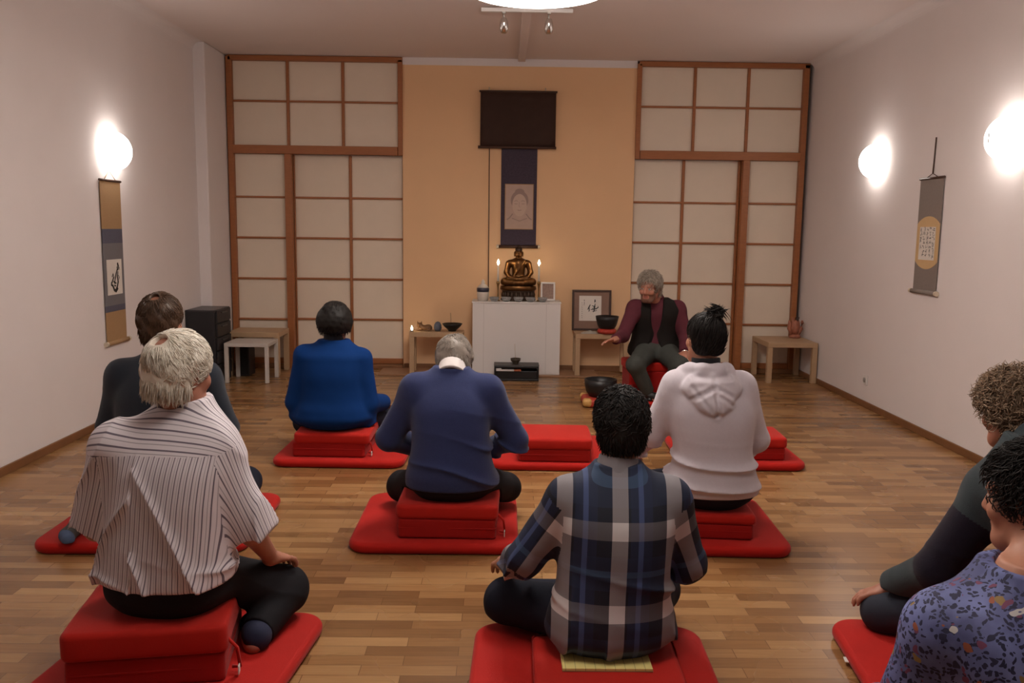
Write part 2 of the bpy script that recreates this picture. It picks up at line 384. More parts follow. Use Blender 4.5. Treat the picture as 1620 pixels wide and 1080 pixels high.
for pts, wv in [([(.05, 1.205), (.062, 1.18), (.055, 1.165)], [.02, .024, .008]), ([(.035, 1.175), (.055, 1.15), (.075, 1.17), (.085, 1.148)], [.008, .014, .014, .006]),
        ([(.045, 1.16), (.02, 1.12), (0, 1.085), (-.01, 1.045)], [.012, .018, .016, .010]), ([(.055, 1.14), (.04, 1.10), (.05, 1.06), (.03, 1.02), (0, 1.0)], [.01, .02, .022, .02, .01]),
        ([(-.05, 1.10), (-.03, 1.125), (-.02, 1.10), (-.055, 1.06), (-.07, 1.05)], [.012, .016, .016, .016, .02]), ([(-.075, 1.045), (-.045, 1.035), (-.02, 1.0), (.01, .99), (.045, 1.01)], [.012, .02, .024, .024, .01]),
        ([(-.03, 1.07), (-.01, 1.055), (.02, 1.05)], [.012, .014, .008]), ([(-.02, 1.035), (.01, 1.03)], [.012, .010]), ([(.06, 1.11), (.07, 1.09), (.062, 1.075)], [.008, .012, .006])]:
    ribbon(bm, pts, wv, tf)
obj('brushed_character', bm, M_ink, t, loc=o)

zt, zb = 1.915, 1.072; yc = 6.39; wd = .345
t, o = side_scroll(XR, -1, yc, zb, zt, wd, [('silk', M_grey2, zb, zt, 1, 0)], 'grey scroll with an ochre oval of small writing on the right wall')
obj('cord', tube([(XR-.013, yc-.10, zt), (XR-.010, yc, zt+.035), (XR-.013, yc+.10, zt)], .003, 6), M_darkwood, t, loc=o)
obj('hanging_cord', tube([(XR-.010, yc, zt+.035), (XR-.004, yc, 2.21)], .0055, 6), M_darkwood, t, loc=o)
bm = nb(); n = 40; vs = []
for k in range(n):
    a = 2*PI*k/n; u = .24*math.cos(a); v = 1.44+.196*math.sin(a); u = max(-.168, min(.168, u))
    vs.append((XR-.0125, yc+u, v))
V = [bm.verts.new(p) for p in vs]; V2 = [bm.verts.new((p[0]-.0018, p[1], p[2])) for p in vs]; bm.faces.new(V); bm.faces.new(V2[::-1])
for k in range(n): bm.faces.new((V[k], V[(k+1) % n], V2[(k+1) % n], V2[k]))
obj('oval_paper', bm, M_ochrep, t, loc=o)
obj('calligraphy_paper', bx((XR-.0155, yc, 1.435), (.002, .235, .245)), M_paperw, t, loc=o)
bm = nb(); tf = lambda u, v: (XR-.0172, yc-u, v); rr = random.Random(5)
for ci in range(5):
    cx_ = .092-.046*ci
    for k in range(7 if ci < 4 else 5):
        cz_ = 1.54-.032*k - (.0 if ci else .004)
        for q in range(4):
            u, v = cx_+rr.uniform(-.013, .013), cz_+rr.uniform(-.011, .011); a = rr.choice([0, 0, PI/2, PI/2, .8, 2.3]); l = rr.uniform(.007, .014)
            ribbon(bm, [(u-l*math.cos(a), v-l*math.sin(a)), (u+l*.2*math.sin(a), v), (u+l*math.cos(a), v+l*math.sin(a))], [.003, .0042, .002], tf)
obj('brushed_columns', bm, M_ink, t, loc=o)
# wall socket
t = empty('wall_socket', (XR, 7.315, .238)); tag(t, 'small white power socket low on the right wall', 'socket')
obj('plate', bx((-.006, 0, 0), (.012, .082, .082), .004), M_white, t)
obj('socket_well', lathe([(0, 0), (.019, 0), (.022, .004), (.022, .006), (0, .006)], 20), mat('socket_recess', (.35, .32, .30), .5), t, loc=(-.012, 0, 0), rot=(0, -PI/2, 0))

# ------------------------------------------------------------------ altar and what stands on it
ZP = .015
t = empty('altar', (.147, 8.88, ZP)); tag(t, 'plain white panelled altar block under the bronze statue', 'altar')
obj('body', bx((0, 0, .367), (.90, .355, .734), .003), M_white, t)
obj('top_board', bx((0, -.002, .741), (.915, .366, .014), .003), M_white, t)
M_groove = mat('panel_joint', (.5, .46, .44), .6)
for x in (-.335, .305): obj('panel_joint', bx((x, -.1775, .367), (.003, .002, .72)), M_groove, t)
ZA = ZP + .748
M_bronze = mat('aged_bronze', (.15, .072, .028), .38, metal=1, noise=.45, nscale=14, bump=.1, bscale=40)
M_darkbz = mat('dark_bronze', (.06, .035, .022), .45, metal=.6, noise=.3, nscale=20)
M_glass = mat('clear_glass', (.85, .85, .85), .06, trans=.75, spec=.6)
M_candle = mat('candle_wax', (.8, .74, .64), .5, sub=.2)
M_flame = mat('candle_flame', (1, .8, .5), .5, emit=(1, .78, .48), estr=FLAME_E)
M_brass = mat('dull_brass', (.35, .23, .10), .35, metal=1)
M_lwood = mat('birch_veneer', (.46, .30, .175), .5, noise=.10, nscale=10, stretch=(1, 8, 1))
def flame(parent, z, s=1.0):
    obj('flame', lathe([(0, 0), (.009*s, .008*s), (.013*s, .022*s), (.010*s, .036*s), (.004*s, .052*s), (0, .062*s)], 14, c=(0, 0, z)), M_flame, parent, smooth=True)
for x, lab in ((-.046, 'burning white candle left of the bronze statue'), (.374, 'burning white candle right of the bronze statue')):
    t = empty('candle', (x, 8.812, ZA)); tag(t, lab, 'candle', 'tall candles on the altar')
    obj('holder', lathe([(0, 0), (.022, 0), (.023, .006), (.012, .014), (.007, .03), (.009, .06), (.006, .09), (.008, .14), (.014, .175), (.019, .185), (.015, .205), (.011, .205), (.011, .19), (0, .19)], 20), M_brass, t, smooth=True)
    obj('wax', lathe([(0, .19), (.0105, .19), (.010, .36), (.007, .372), (0, .37)], 16), M_candle, t, smooth=True)
    flame(t, .372, .95)
# covered jar
t = empty('lidded_jar', (-.20, 8.80, ZA)); tag(t, 'pale lidded jar with a dark blue band at the altar left end', 'jar')
M_cer = mat('pale_ceramic', (.62, .55, .48), .3, noise=.12, nscale=30)
obj('body', lathe([(0, 0), (.046, 0), (.056, .012), (.062, .05), (.062, .09), (.056, .10), (0, .10)], 28), M_cer, t, smooth=True)
obj('band', lathe([(.056, .094), (.0635, .096), (.065, .128), (.057, .138), (0, .138)], 28), mat('cobalt_glaze', (.035, .035, .06), .3), t, smooth=True)
obj('lid', lathe([(.057, .136), (.05, .15), (.034, .165), (.018, .178), (.02, .195), (.012, .21), (.004, .222), (0, .226)], 28), M_cer, t, smooth=True)
# offering bowls
gb = None
for k in range(5):
    x = -.083 + .124*k
    if k == 0:
        gb = empty('offering_bowl', (x, 8.752, ZA))
        obj('glass', lathe([(0, 0), (.026, 0), (.030, .005), (.044, .02), (.054, .046), (.052, .046), (.041, .02), (.024, .008), (0, .007)], 24), M_glass, gb, smooth=True)
        obj('water', lathe([(0, .030), (.0445, .030), (.0445, .031), (0, .031)], 24), M_glass, gb)
        b_ = gb
    else: b_ = copy_tree(gb)
    b_.location = (x, 8.752, ZA)
    tag(b_, ['clear glass bowl first from the left in the altar row, below the left candle', 'clear glass bowl second from the left in the altar row', 'clear glass bowl in the middle of the altar row, before the statue', 'clear glass bowl second from the right in the altar row', 'clear glass bowl last on the right, beside the small photo frame'][k], 'bowl', 'glass offering bowls on the altar')
# framed photo on a small easel
t = empty('photo_frame', (.475, 8.90, ZA)); tag(t, 'small white framed picture standing at the altar right end', 'picture frame'); t.rotation_euler = (-.12, 0, 0)
bm = nb()
for c_, s_ in (((0, 0, .012), (.15, .014, .018)), ((0, 0, .186), (.15, .014, .018)), ((-.067, 0, .099), (.018, .014, .16)), ((.067, 0, .099), (.018, .014, .16))): box(bm, c_, s_, .003)
obj('frame', bm, M_white, t)
obj('print', bx((0, .003, .099), (.118, .004, .158)), mat('faded_print', (.30, .19, .15), .6, noise=.5, nscale=45), t)
obj('strut', bx((0, .035, .07), (.03, .006, .14)), M_white, t)
# small pale dish holding a spoon in front of the frame
t = empty('spoon', (.525, 8.735, ZA)); tag(t, 'small pale spoon lying at the altar front right corner', 'spoon')
obj('handle', tube([(-.03, 0, .012), (.02, .004, .008), (.05, .008, .006)], .004, 8), M_white, t)
obj('scoop', lathe([(0, .0), (.012, .003), (.016, .01), (.012, .008), (0, .004)], 14, c=(-.04, 0, .004)), M_white, t, smooth=True)

# ------------------------------------------------------------------ incense box
t = empty('incense_box', (.15, 8.49, 0)); tag(t, 'low black lacquer box on the floor in front of the altar', 'box')
M_black = mat('black_lacquer', (.008, .007, .008), .4)
bm = nb()
for c_, s_ in (((0, 0, .010), (.445, .20, .02)), ((0, 0, .14), (.445, .20, .02)), ((-.213, 0, .075), (.019, .20, .11)), ((.213, 0, .075), (.019, .20, .11)), ((0, .085, .075), (.41, .02, .11))): box(bm, c_, s_, .003)
obj('case', bm, M_black, t)
obj('lid', bx((0, 0, .155), (.45, .205, .010), .003), mat('lighter_black_lacquer', (.045, .038, .036), .5), t)  # lid is a lighter black than the case
obj('drawer', bx((0, -.005, .06), (.405, .16, .075), .003), M_black, t)
pk = empty('incense_packet', (.055, 8.417, .098))
tag(pk, 'long white and orange packet lying in the black box', 'packet'); obj('wrapper', bx((0, 0, .009), (.14, .05, .018), .002), mat('white_card', (.62, .56, .55), .6), pk); obj('end_flap', bx((.105, 0, .009), (.07, .05, .018), .002), mat('orange_card', (.40, .10, .04), .6), pk)
pk2 = obj('matchbox', bx((0, 0, .014), (.06, .05, .028), .002), mat('white_card_box', (.70, .66, .64), .6), loc=(-.03, 8.42, .098)); tag(pk2, 'small white box lying at the left inside the black box', 'box')
t = empty('incense_burner', (.14, 8.49, .16)); tag(t, 'small dark bowl with an upright incense stick on the black box', 'bowl')
obj('bowl', lathe([(0, 0), (.028, 0), (.032, .008), (.03, .014), (.048, .03), (.052, .055), (.048, .055), (.042, .035), (.01, .03), (0, .03)], 26), mat('dark_ceramic', (.05, .035, .022), .4, noise=.3, nscale=30), t, smooth=True)
obj('incense_stick', tube([(0, 0, .03), (-.010, 0, .20)], .0016, 6), M_brass, t)

# ------------------------------------------------------------------ low tables
def low_table(x, y, w, d, h, z0, rz, m, label, lg=.05, th=.05):
    t = empty('low_table', (x, y, z0), rz); tag(t, label, 'table', None)
    obj('tabletop', bx((0, 0, h-th/2), (w, d, th), .003), m, t)
    for sx in (-1, 1):
        for sy_ in (-1, 1): obj('leg', bx((sx*(w-lg)/2, sy_*(d-lg)/2, (h-th)/2), (lg, lg, h-th), .003), m, t)
    return t
low_table(-.672, 8.80, .55, .24, .43, ZP, 0, M_lwood, 'pale wood side table holding the boat bowl, left of the altar')
low_table(1.03, 8.83, .55, .30, .43, ZP, 0, M_lwood, 'pale wood side table holding the framed calligraphy, right of the altar')
low_table(2.915, 8.72, .50, .56, .41, 0, 0, M_lwood, 'pale wood side table in the far right corner')
low_table(-2.50, 8.745, .52, .42, .44, 0, 0, M_lwood, 'pale wood table in the far left corner behind the white table')
low_table(-2.445, 8.305, .42, .38, .385, 0, 0, mat('off_white_lacquer', (.55, .50, .46), .5), 'small white table in front of the far left corner table', .035, .035)
# black rack cabinet
t = empty('cabinet', (-2.82, 8.22, 0), 0); tag(t, 'black drawer cabinet against the left wall in the far corner', 'cabinet')
M_blk = mat('black_melamine', (.010, .009, .012), .5)
obj('body', bx((-.01, 0, .345), (.27, .44, .69), .004), M_blk, t)
obj('top_board', bx((-.01, 0, .70), (.275, .45, .02), .004), mat('black_top', (.035, .03, .035), .35), t)
for k in range(5):
    z = .07+.13*k
    dd = obj('drawer', bx((.132, 0, z+.055), (.02, .40, .115), .004), M_blk, t)
    obj('handle', bx((.146, 0, z+.085), (.012, .16, .012), .003), mat('dark_handle', (.03, .028, .03), .3), dd)
t = empty('loudspeaker', (-2.60, 8.60, 0)); tag(t, 'short black box standing under the white table beside the cabinet', 'speaker')
obj('case', bx((0, 0, .17), (.14, .20, .34), .006), M_blk, t)
obj('grille', bx((0, -.102, .17), (.12, .006, .30), .003), mat('black_cloth', (.006, .006, .007), .9), t)

# ------------------------------------------------------------------ on the left side table
ZT = ZP + .43
t = empty('tealight', (-.925, 8.72, ZT)); tag(t, 'small lit tealight at the left end of the side table', 'candle')
obj('cup', lathe([(0, 0), (.02, 0), (.021, .016), (.019, .016), (.019, .012), (0, .012)], 20), M_steel, t, smooth=True)
obj('wax', lathe([(0, .002), (.0185, .002), (.0185, .012), (0, .012)], 18), M_candle, t)
flame(t, .013, .8)
# cat figurine: reclining bronze-brown animal with raised head and pointed ears
t = empty('cat_figurine', (-.815, 8.80, ZT)); tag(t, 'small brown carved animal figurine between tealight and grey stone', 'figurine')
M_cat = mat('carved_brown', (.16, .075, .03), .5, noise=.5, nscale=35)
CATSPEC = (t, M_cat)
t = obj('stone', lathe([(0, 0), (.035, .004), (.048, .03), (.044, .065), (.028, .09), (0, .10)], 20), mat('slate_stone', (.10, .11, .15), .6, noise=.4, nscale=30), loc=(-.665, 8.80, ZT), smooth=True); t.scale = (.85, 1, 1)
tag(t, 'rounded blue grey stone beside the carved figurine', 'stone')
t = empty('offering_dish', (-.515, 8.80, ZT)); tag(t, 'wide black footed bowl with a thin stick on the left side table', 'bowl')
obj('bowl', lathe([(0, 0), (.04, 0), (.042, .012), (.05, .018), (.085, .05), (.105, .078), (.101, .08), (.08, .056), (.04, .026), (0, .024)], 32), M_black, t, smooth=True)
obj('stick', tube([(-.01, 0, .025), (-.018, 0, .19)], .002, 6), M_darkwood, t)

# ------------------------------------------------------------------ on the right side table
ZT2 = ZP + .43
t = empty('framed_calligraphy', (.948, 9.00, ZT2)); t.rotation_euler = (-.10, 0, 0); tag(t, 'black framed calligraphy leaning on the ochre wall', 'picture frame')
bm = nb(); W, H = .415, .43
for c_, s_ in (((0, 0, .011), (W, .022, .022)), ((0, 0, H-.011), (W, .022, .022)), ((-W/2+.011, 0, H/2), (.022, .022, H-.04)), ((W/2-.011, 0, H/2), (.022, .022, H-.04))): box(bm, c_, s_, .003)
obj('frame', bm, M_darkwood, t)
obj('mat_board', bx((0, .004, H/2), (W-.04, .006, H-.04)), mat('mauve_brown_mat', (.26, .155, .115), .8, noise=.08, nscale=30), t)
obj('calligraphy_paper', bx((-.015, -.0005, H/2+.02), (.235, .004, .265)), M_paperw, t)
bm = nb(); tf = lambda u, v: (-.015+u, -.0032, H/2+.02+v)
for pts, wv in [([(.0, .04), (-.012, .015), (-.028, -.015)], [.008, .012, .006]), ([(-.012, .012), (-.010, -.02), (-.014, -.035)], [.008, .010, .006]), ([(.048, .095), (.05, .075), (.044, .062)], [.008, .014, .005]),
        ([(.018, .03), (.035, .022), (.045, .03), (.04, .005), (.02, .0)], [.006, .009, .009, .009, .005]), ([(.05, .05), (.048, .01), (.04, -.03), (.03, -.04)], [.007, .011, .010, .004]),
        ([(.005, -.012), (.03, -.01), (.06, -.005), (.085, .012), (.08, .028)], [.005, .010, .011, .010, .004]), ([(.02, -.03), (.045, -.028), (.07, -.022)], [.004, .008, .005]),
        ([(-.066, .09), (-.062, .08)], [.006, .008]), ([(-.065, .072), (-.064, .055), (-.066, .03)], [.003, .004, .003])] + \
       [([(-.09+.004*(k % 2), .06-.022*k), (-.086, .052-.022*k)], [.004, .005]) for k in range(8)]:
    ribbon(bm, pts, wv, tf)
obj('brushed_character', bm, M_ink, t)
t = empty('singing_bowl', (1.08, 8.735, ZT2)); tag(t, 'black singing bowl on a red cushion on the right side table', 'singing bowl')
M_iron = mat('blackened_bronze', (.014, .012, .013), .42, metal=.2)
M_redc = mat('red_brocade', (.42, .035, .018), .6, noise=.4, nscale=45)
def ring_cushion(parent, R, r, z):
    bm = nb(); n, m_ = 36, 12
    rows = [[bm.verts.new(((R+r*math.cos(b)*(1+.08*math.sin(6*a)))*math.cos(a), (R+r*math.cos(b)*(1+.08*math.sin(6*a)))*math.sin(a), z+r*.75*math.sin(b))) for b in [2*PI*j/m_ for j in range(m_)]] for a in [2*PI*i/n for i in range(n)]]
    for i in range(n):
        for j in range(m_): bm.faces.new((rows[i][j], rows[(i+1) % n][j], rows[(i+1) % n][(j+1) % m_], rows[i][(j+1) % m_])).smooth = True
    return obj('ring_cushion', bm, M_redc, parent)
ring_cushion(t, .062, .038, .0285)
obj('bowl', lathe([(0, .036), (.05, .038), (.075, .052), (.098, .09), (.112, .14), (.120, .182), (.113, .183), (.104, .14), (.085, .085), (.05, .055), (0, .05)], 40), M_iron, t, smooth=True)
def cloth_heap(name, loc, w, d, h, m, label, cat, seed):
    rr = random.Random(seed); bm = nb(); n = 14
    ph = [(rr.uniform(6, 14), rr.uniform(0, 6), rr.uniform(0, 6)) for _ in range(4)]
    g = []
    for j in range(n+1):
        row = []
        for i in range(n+1):
            u, v = i/n*2-1, j/n*2-1; e = max(0, 1-(u*u)**1.5)*max(0, 1-(v*v)**1.5)
            z = .003 + h*e*(.6+.4*abs(sum(math.sin(a*u*.5+b+c*v*.4) for a, b, c in ph))/2)
            row.append(bm.verts.new((u*w/2, v*d/2, z)))
        g.append(row)
    for j in range(n):
        for i in range(n): bm.faces.new((g[j][i], g[j][i+1], g[j+1][i+1], g[j+1][i])).smooth = True
    bmesh.ops.solidify(bm, geom=bm.faces[:], thickness=.003)
    o = obj(name, bm, m, loc=loc); tag(o, label, cat); return o
cloth_heap('folded_cloth', (.90, 8.74, ZT2), .17, .11, .03, M_paperw, 'crumpled white cloth on the right side table before the framed calligraphy', 'cloth', 3)
# tall bell bowl on the floor
t = empty('bell_bowl', (.86, 7.28, 0)); tag(t, 'large black bell bowl on a red and gold cushion on the floor', 'singing bowl')
bm = slab(.32, .32, 0, .075, .07, .03, bm=None); c_ = obj('cushion', bm, M_redc, t)
M_gold = mat('gold_brocade', (.55, .30, .09), .5, noise=.3, nscale=30)
for sx in (-1, 1):
    for sy_ in (-1, 1): obj('corner_patch', slab(.085, .085, .006, .079, .03, .03), M_gold, c_, loc=(sx*.124, sy_*.124, 0))
obj('bowl', lathe([(0, .07), (.07, .072), (.10, .085), (.125, .12), (.137, .17), (.141, .225), (.132, .226), (.128, .17), (.11, .12), (.06, .095), (0, .09)], 44), M_iron, t, smooth=True)

# ------------------------------------------------------------------ red carved vase on the corner table
t = empty('carved_ornament', (3.07, 8.86, .41)); tag(t, 'reddish carved wooden ornament on the far right corner table', 'ornament')
M_vase = mat('reddish_carved_wood', (.34, .12, .07), .5, noise=.55, nscale=28)
obj('base', lathe([(0, 0), (.055, 0), (.062, .012), (.05, .03), (.035, .04), (0, .04)], 22), M_vase, t, smooth=True)
for k in range(5):
    a = -.5+.25*k; pts = [(.018*(k-2), 0, .035), (.032*(k-2), .004*(k % 2), .10), (.030*(k-2)+.01*math.sin(k*2), 0, .16), (.034*(k-2), 0, .215-.015*abs(k-2)+.015*(k % 2))]
    obj('petal', tube(pts, [.016, .02, .018, .007], 10), M_vase, t)
obj('core', lathe([(0, .035), (.03, .04), (.042, .10), (.03, .16), (.012, .185), (0, .19)], 20), M_vase, t, smooth=True)
# ------------------------------------------------------------------ mats and cushions
def red(name, c, **k):
    m = mat(name, c, .75, noise=.12, nscale=7, bump=.15, bscale=350, sheen=.08, spec=.2, **k); return m
M_mat = red('red_wool_mat', REDM); M_red = red('red_cotton_cover', REDC); M_red2 = red('bright_red_cover', REDT)
M_label = mat('white_fabric_label', (.7, .66, .62), .8)
def floor_mat_thing(x, y, w, d, rz, label, tagpos=None):
    t = empty('floor_mat', (x, y, 0), rz); tag(t, label, 'mat', 'red meditation mats')
    obj('pad', slab(w, d, 0, .052, .10, .024, dome=.006), M_mat, t)
    if tagpos:
        obj('label_tag', bx((tagpos[0], tagpos[1], .018), (.05, .035, .004), .001), M_label, t, rz=tagpos[2])
    return t
def wrinkly(bm, amp, seed, f=9):
    rr = random.Random(seed); k = [(Vector((rr.uniform(-1, 1), rr.uniform(-1, 1), rr.uniform(-1, 1)))*f*rr.uniform(.7, 2.4), rr.uniform(0, 6)) for _ in range(6)]
    for v in bm.verts:
        n = sum(math.sin(q.dot(v.co)+p) for q, p in k)/6
        v.co += Vector((v.co.x, v.co.y, 0)).normalized()*amp*n*(1.0 if v.co.z > .005 else 0) if v.co.length > 0 else v.co*0
    return bm
def fine_slab(w, d, z0, z1, rc, re, dome=0):
    bm = slab(w, d, z0, z1, rc, re, 5, dome=dome)
    es = [e for e in bm.edges if e.calc_length() > .06]
    bmesh.ops.subdivide_edges(bm, edges=es, cuts=7, use_grid_fill=True)
    return bm
def cushion(x, y, z, w, d, h, rz, label, tilt=0.0, shift=0.0, top=.07, strap=None, seed=0):
    t = empty('meditation_cushion', (x, y, z), rz); tag(t, label, 'cushion', 'red block cushions')
    hb = h - top
    obj('block', wrinkly(fine_slab(w*.98, d*.96, 0, hb, .022, .012), .006, seed), M_red, t)
    obj('top_pad', wrinkly(fine_slab(w*1.02, d, 0, top, .03, .02, .004), .006, seed+9), M_red2, t, loc=(shift, 0, hb-.002), rot=(tilt, 0, 0))
    obj('seam', slab(w*.985, d*.965, hb*.48, hb*.48+.008, .024, .003), M_red, t)
    if strap:
        obj('strap', tube([(strap*w*.5, -d*.42, h*.72), (strap*(w*.5+.03), -d*.40, h*.5), (strap*(w*.5+.035), -d*.36, .12*h), (strap*(w*.5+.01), -d*.34, .02)], .006, 6), M_red2, t)
        obj('label_tag', bx((strap*(w*.5+.034), -d*.40, h*.12), (.004, .03, .028), .001), M_label, t)
    return t
floor_mat_thing(-.31, 4.19, .80, .80, .0, 'red mat under the man in the blue sweater')
cushion(-.245, 4.06, .056, .475, .42, .165, -.02, 'red block cushion under the man in the blue sweater', strap=1, seed=1)
floor_mat_thing(-1.08, 2.73, .80, .80, -.10, 'red mat under the man in the striped shirt')
cushion(-1.140, 2.735, .056, .49, .42, .192, .16, 'red block cushion under the man in the striped shirt, nearest at left', strap=1, seed=2, top=.095)
floor_mat_thing(.315, 2.62, .82, .80, -.03, 'red mat under the man in the plaid shirt')
cushion(.357, 2.60, .056, .475, .46, .040, -.02, 'low flat red cushion under the man in the plaid shirt', top=.020, seed=3)
floor_mat_thing(.99, 4.19, .80, .80, -.04, 'red mat under the person in the pale hooded top')
cushion(.985, 4.09, .056, .475, .42, .125, -.08, 'red block cushion under the person in the pale hooded top', top=.05, strap=None, seed=4)
floor_mat_thing(-1.02, 5.60, .84, .78, -.02, 'red mat under the woman in the blue jacket')
cushion(-1.085, 5.47, .056, .475, .40, .165, -.03, 'red block cushion under the woman in the blue jacket', tilt=.05, shift=.02, strap=1, seed=5)
floor_mat_thing(.34, 5.58, .80, .78, -.02, 'red mat under the empty cushion in the middle of the room')
cushion(.345, 5.42, .056, .465, .42, .15, -.03, 'empty red block cushion in the middle behind the plaid-shirted man', seed=6)
floor_mat_thing(1.56, 5.62, .80, .76, -.02, 'red mat under the empty cushion right of the pale hooded top')
cushion(1.60, 5.47, .056, .465, .34, .15, -.03, 'empty red block cushion right of the person in the pale hooded top', seed=7)
floor_mat_thing(-1.67, 4.16, .98, .80, .02, 'red mat under the kneeling man at the left wall', (-.47, .03, .3))
cushion(-1.60, 4.10, .056, .34, .40, .16, 0, 'red block cushion under the kneeling man at the left wall', seed=8)
floor_mat_thing(1.64, 2.65, .86, .80, -.10, 'red mat under the curly haired man at right', (-.425, .08, -.1))
cushion(1.82, 2.60, .056, .46, .40, .15, -.1, 'red block cushion under the curly haired man at right', seed=9)
floor_mat_thing(1.24, 1.72, .80, .76, -.1, 'red mat under the woman in the flowered blouse')
cushion(1.24, 1.70, .056, .46, .40, .13, -.1, 'red block cushion under the woman in the flowered blouse', top=.04, seed=10)
floor_mat_thing(1.36, 7.50, .72, .66, .05, 'red mat under the seated teacher beside the altar')
cushion(1.36, 7.58, .056, .50, .38, .30, .05, 'tall red block cushion under the teacher facing the group', top=.08, seed=11)
# yellow writing pad half under the plaid man
t = empty('writing_pad', (.352, 2.63, .1005), .0); tag(t, 'yellow lined writing pad lying on the low flat red cushion', 'notepad')
def pad_mat():
    m = mat('yellow_lined_paper', (.80, .66, .24), .7); N, L, b = nodes(m)
    tc = N.new('ShaderNodeTexCoord'); sx = N.new('ShaderNodeSeparateXYZ'); L.new(tc.outputs['Object'], sx.inputs[0])
    f = mth(N, L, 'LESS_THAN', mth(N, L, 'MODULO', mth(N, L, 'ADD', sx.outputs[0], 1), .032), .0016)
    mx = N.new('ShaderNodeMix'); mx.data_type = 'RGBA'; mx.inputs[6].default_value = (.80, .66, .24, 1); mx.inputs[7].default_value = (.35, .30, .15, 1)
    L.new(f, mx.inputs[0]); L.new(mx.outputs[2], b.inputs['Base Color']); return m
obj('sheets', bx((0, .05, .004), (.29, .21, .008), .001), pad_mat(), t)
obj('backing_card', bx((0, .05, -.0012), (.292, .212, .0024)), M_tan, t)
# ------------------------------------------------------------------ implicit-surface modelling (numpy) for bodies, clothes and hair
A = lambda *v: np.array(v, float)
def unit(v): v = np.asarray(v, float); return v/max(1e-9, np.linalg.norm(v))
class Field:
    def __init__(s, lo, hi, h):
        s.lo = np.array(lo, float); s.hi = np.array(hi, float); s.h = h
        s.n = (np.ceil((np.array(hi)-s.lo)/h)+1).astype(int); s.v = np.full(s.n, .5, np.float32)
    def block(s, blo, bhi):
        a = np.clip(np.floor((np.array(blo)-s.lo)/s.h).astype(int), 0, s.n); b = np.clip(np.ceil((np.array(bhi)-s.lo)/s.h).astype(int)+1, 0, s.n)
        if (b <= a).any(): return None
        ax = [(s.lo[i]+s.h*np.arange(a[i], b[i])).astype(np.float32) for i in range(3)]
        return (slice(a[0], b[0]), slice(a[1], b[1]), slice(a[2], b[2])), np.meshgrid(*ax, indexing='ij', sparse=True)
    def op(s, prim, k=.0, mode='u'):
        f, lo, hi = prim; m = k+3*s.h
        r = s.block(lo-m, hi+m)
        if r is None: return
        sl, X = r; d = f(*X); a = s.v[sl]
        if mode == 'u':
            if k > 0: q = np.maximum(k-np.abs(a-d), 0)/k; s.v[sl] = np.minimum(a, d)-q*q*k*.25
            else: s.v[sl] = np.minimum(a, d)
        else:
            d = -d
            if k > 0: q = np.maximum(k-np.abs(a-d), 0)/k; s.v[sl] = np.maximum(a, d)+q*q*k*.25
            else: s.v[sl] = np.maximum(a, d)
    def u(s, prim, k=.01): s.op(prim, k, 'u')
    def cut(s, prim, k=.0): s.op(prim, k, 's')
    def displace(s, fn, band=.04):
        i = np.nonzero(np.abs(s.v) < band)
        if len(i[0]) == 0: return
        p = np.stack([s.lo[k]+s.h*i[k] for k in range(3)], 1)
        s.v[i] += fn(p).astype(np.float32)
    def mesh(s):
        v = s.v; v[0] = v[-1] = .5; v[:, 0] = v[:, -1] = .5; v[:, :, 0] = v[:, :, -1] = .5
        ins = v < 0
        cnt = np.zeros(s.n-1, np.int8)
        cs = [(i, j, k) for i in (0, 1) for j in (0, 1) for k in (0, 1)]
        for i, j, k in cs: cnt += ins[i:s.n[0]-1+i, j:s.n[1]-1+j, k:s.n[2]-1+k]
        act = (cnt > 0) & (cnt < 8); idx = np.full(act.shape, -1, np.int32); I = np.argwhere(act); idx[act] = np.arange(len(I))
        val = {c: v[I[:, 0]+c[0], I[:, 1]+c[1], I[:, 2]+c[2]] for c in cs}
        P = np.zeros((len(I), 3)); C = np.zeros(len(I))
        for c in cs:
            for ax in range(3):
                if c[ax]: continue
                c2 = list(c); c2[ax] = 1; c2 = tuple(c2); a, b = val[c], val[c2]; m = (a < 0) != (b < 0)
                t = np.where(m, a/np.where(m, a-b, 1), 0)
                q = np.zeros((len(I), 3)); q[:] = c; q[:, ax] = t
                P += q*m[:, None]; C += m
        P = s.lo + s.h*(I + P/np.maximum(C, 1)[:, None])
        Q = []
        for ax in range(3):
            o1, o2 = [(1, 2), (2, 0), (0, 1)][ax]
            a = np.take(ins, np.arange(s.n[ax]-1), ax); b = np.take(ins, np.arange(1, s.n[ax]), ax)
            E_ = np.argwhere(a != b); ok = (E_[:, o1] > 0) & (E_[:, o2] > 0) & (E_[:, o1] < s.n[o1]-1) & (E_[:, o2] < s.n[o2]-1); E_ = E_[ok]
            fl = a[E_[:, 0], E_[:, 1], E_[:, 2]]
            g = []
            for d1, d2 in ((1, 1), (0, 1), (0, 0), (1, 0)):
                q = E_.copy(); q[:, o1] -= d1; q[:, o2] -= d2; g.append(idx[q[:, 0], q[:, 1], q[:, 2]])
            q = np.stack(g, 1); q[~fl] = q[~fl][:, ::-1]; Q.append(q)
        Q = np.concatenate(Q)
        return P, Q
def relax(P, Q, it=2, w=.5):
    e = np.concatenate([Q[:, [0, 1]], Q[:, [1, 2]], Q[:, [2, 3]], Q[:, [3, 0]]])
    n = np.bincount(e[:, 0], minlength=len(P)).astype(float)
    for _ in range(it):
        S_ = np.stack([np.bincount(e[:, 0], weights=P[e[:, 1], k], minlength=len(P)) for k in range(3)], 1)
        P = P*(1-w) + w*S_/np.maximum(n, 1)[:, None]
    return P
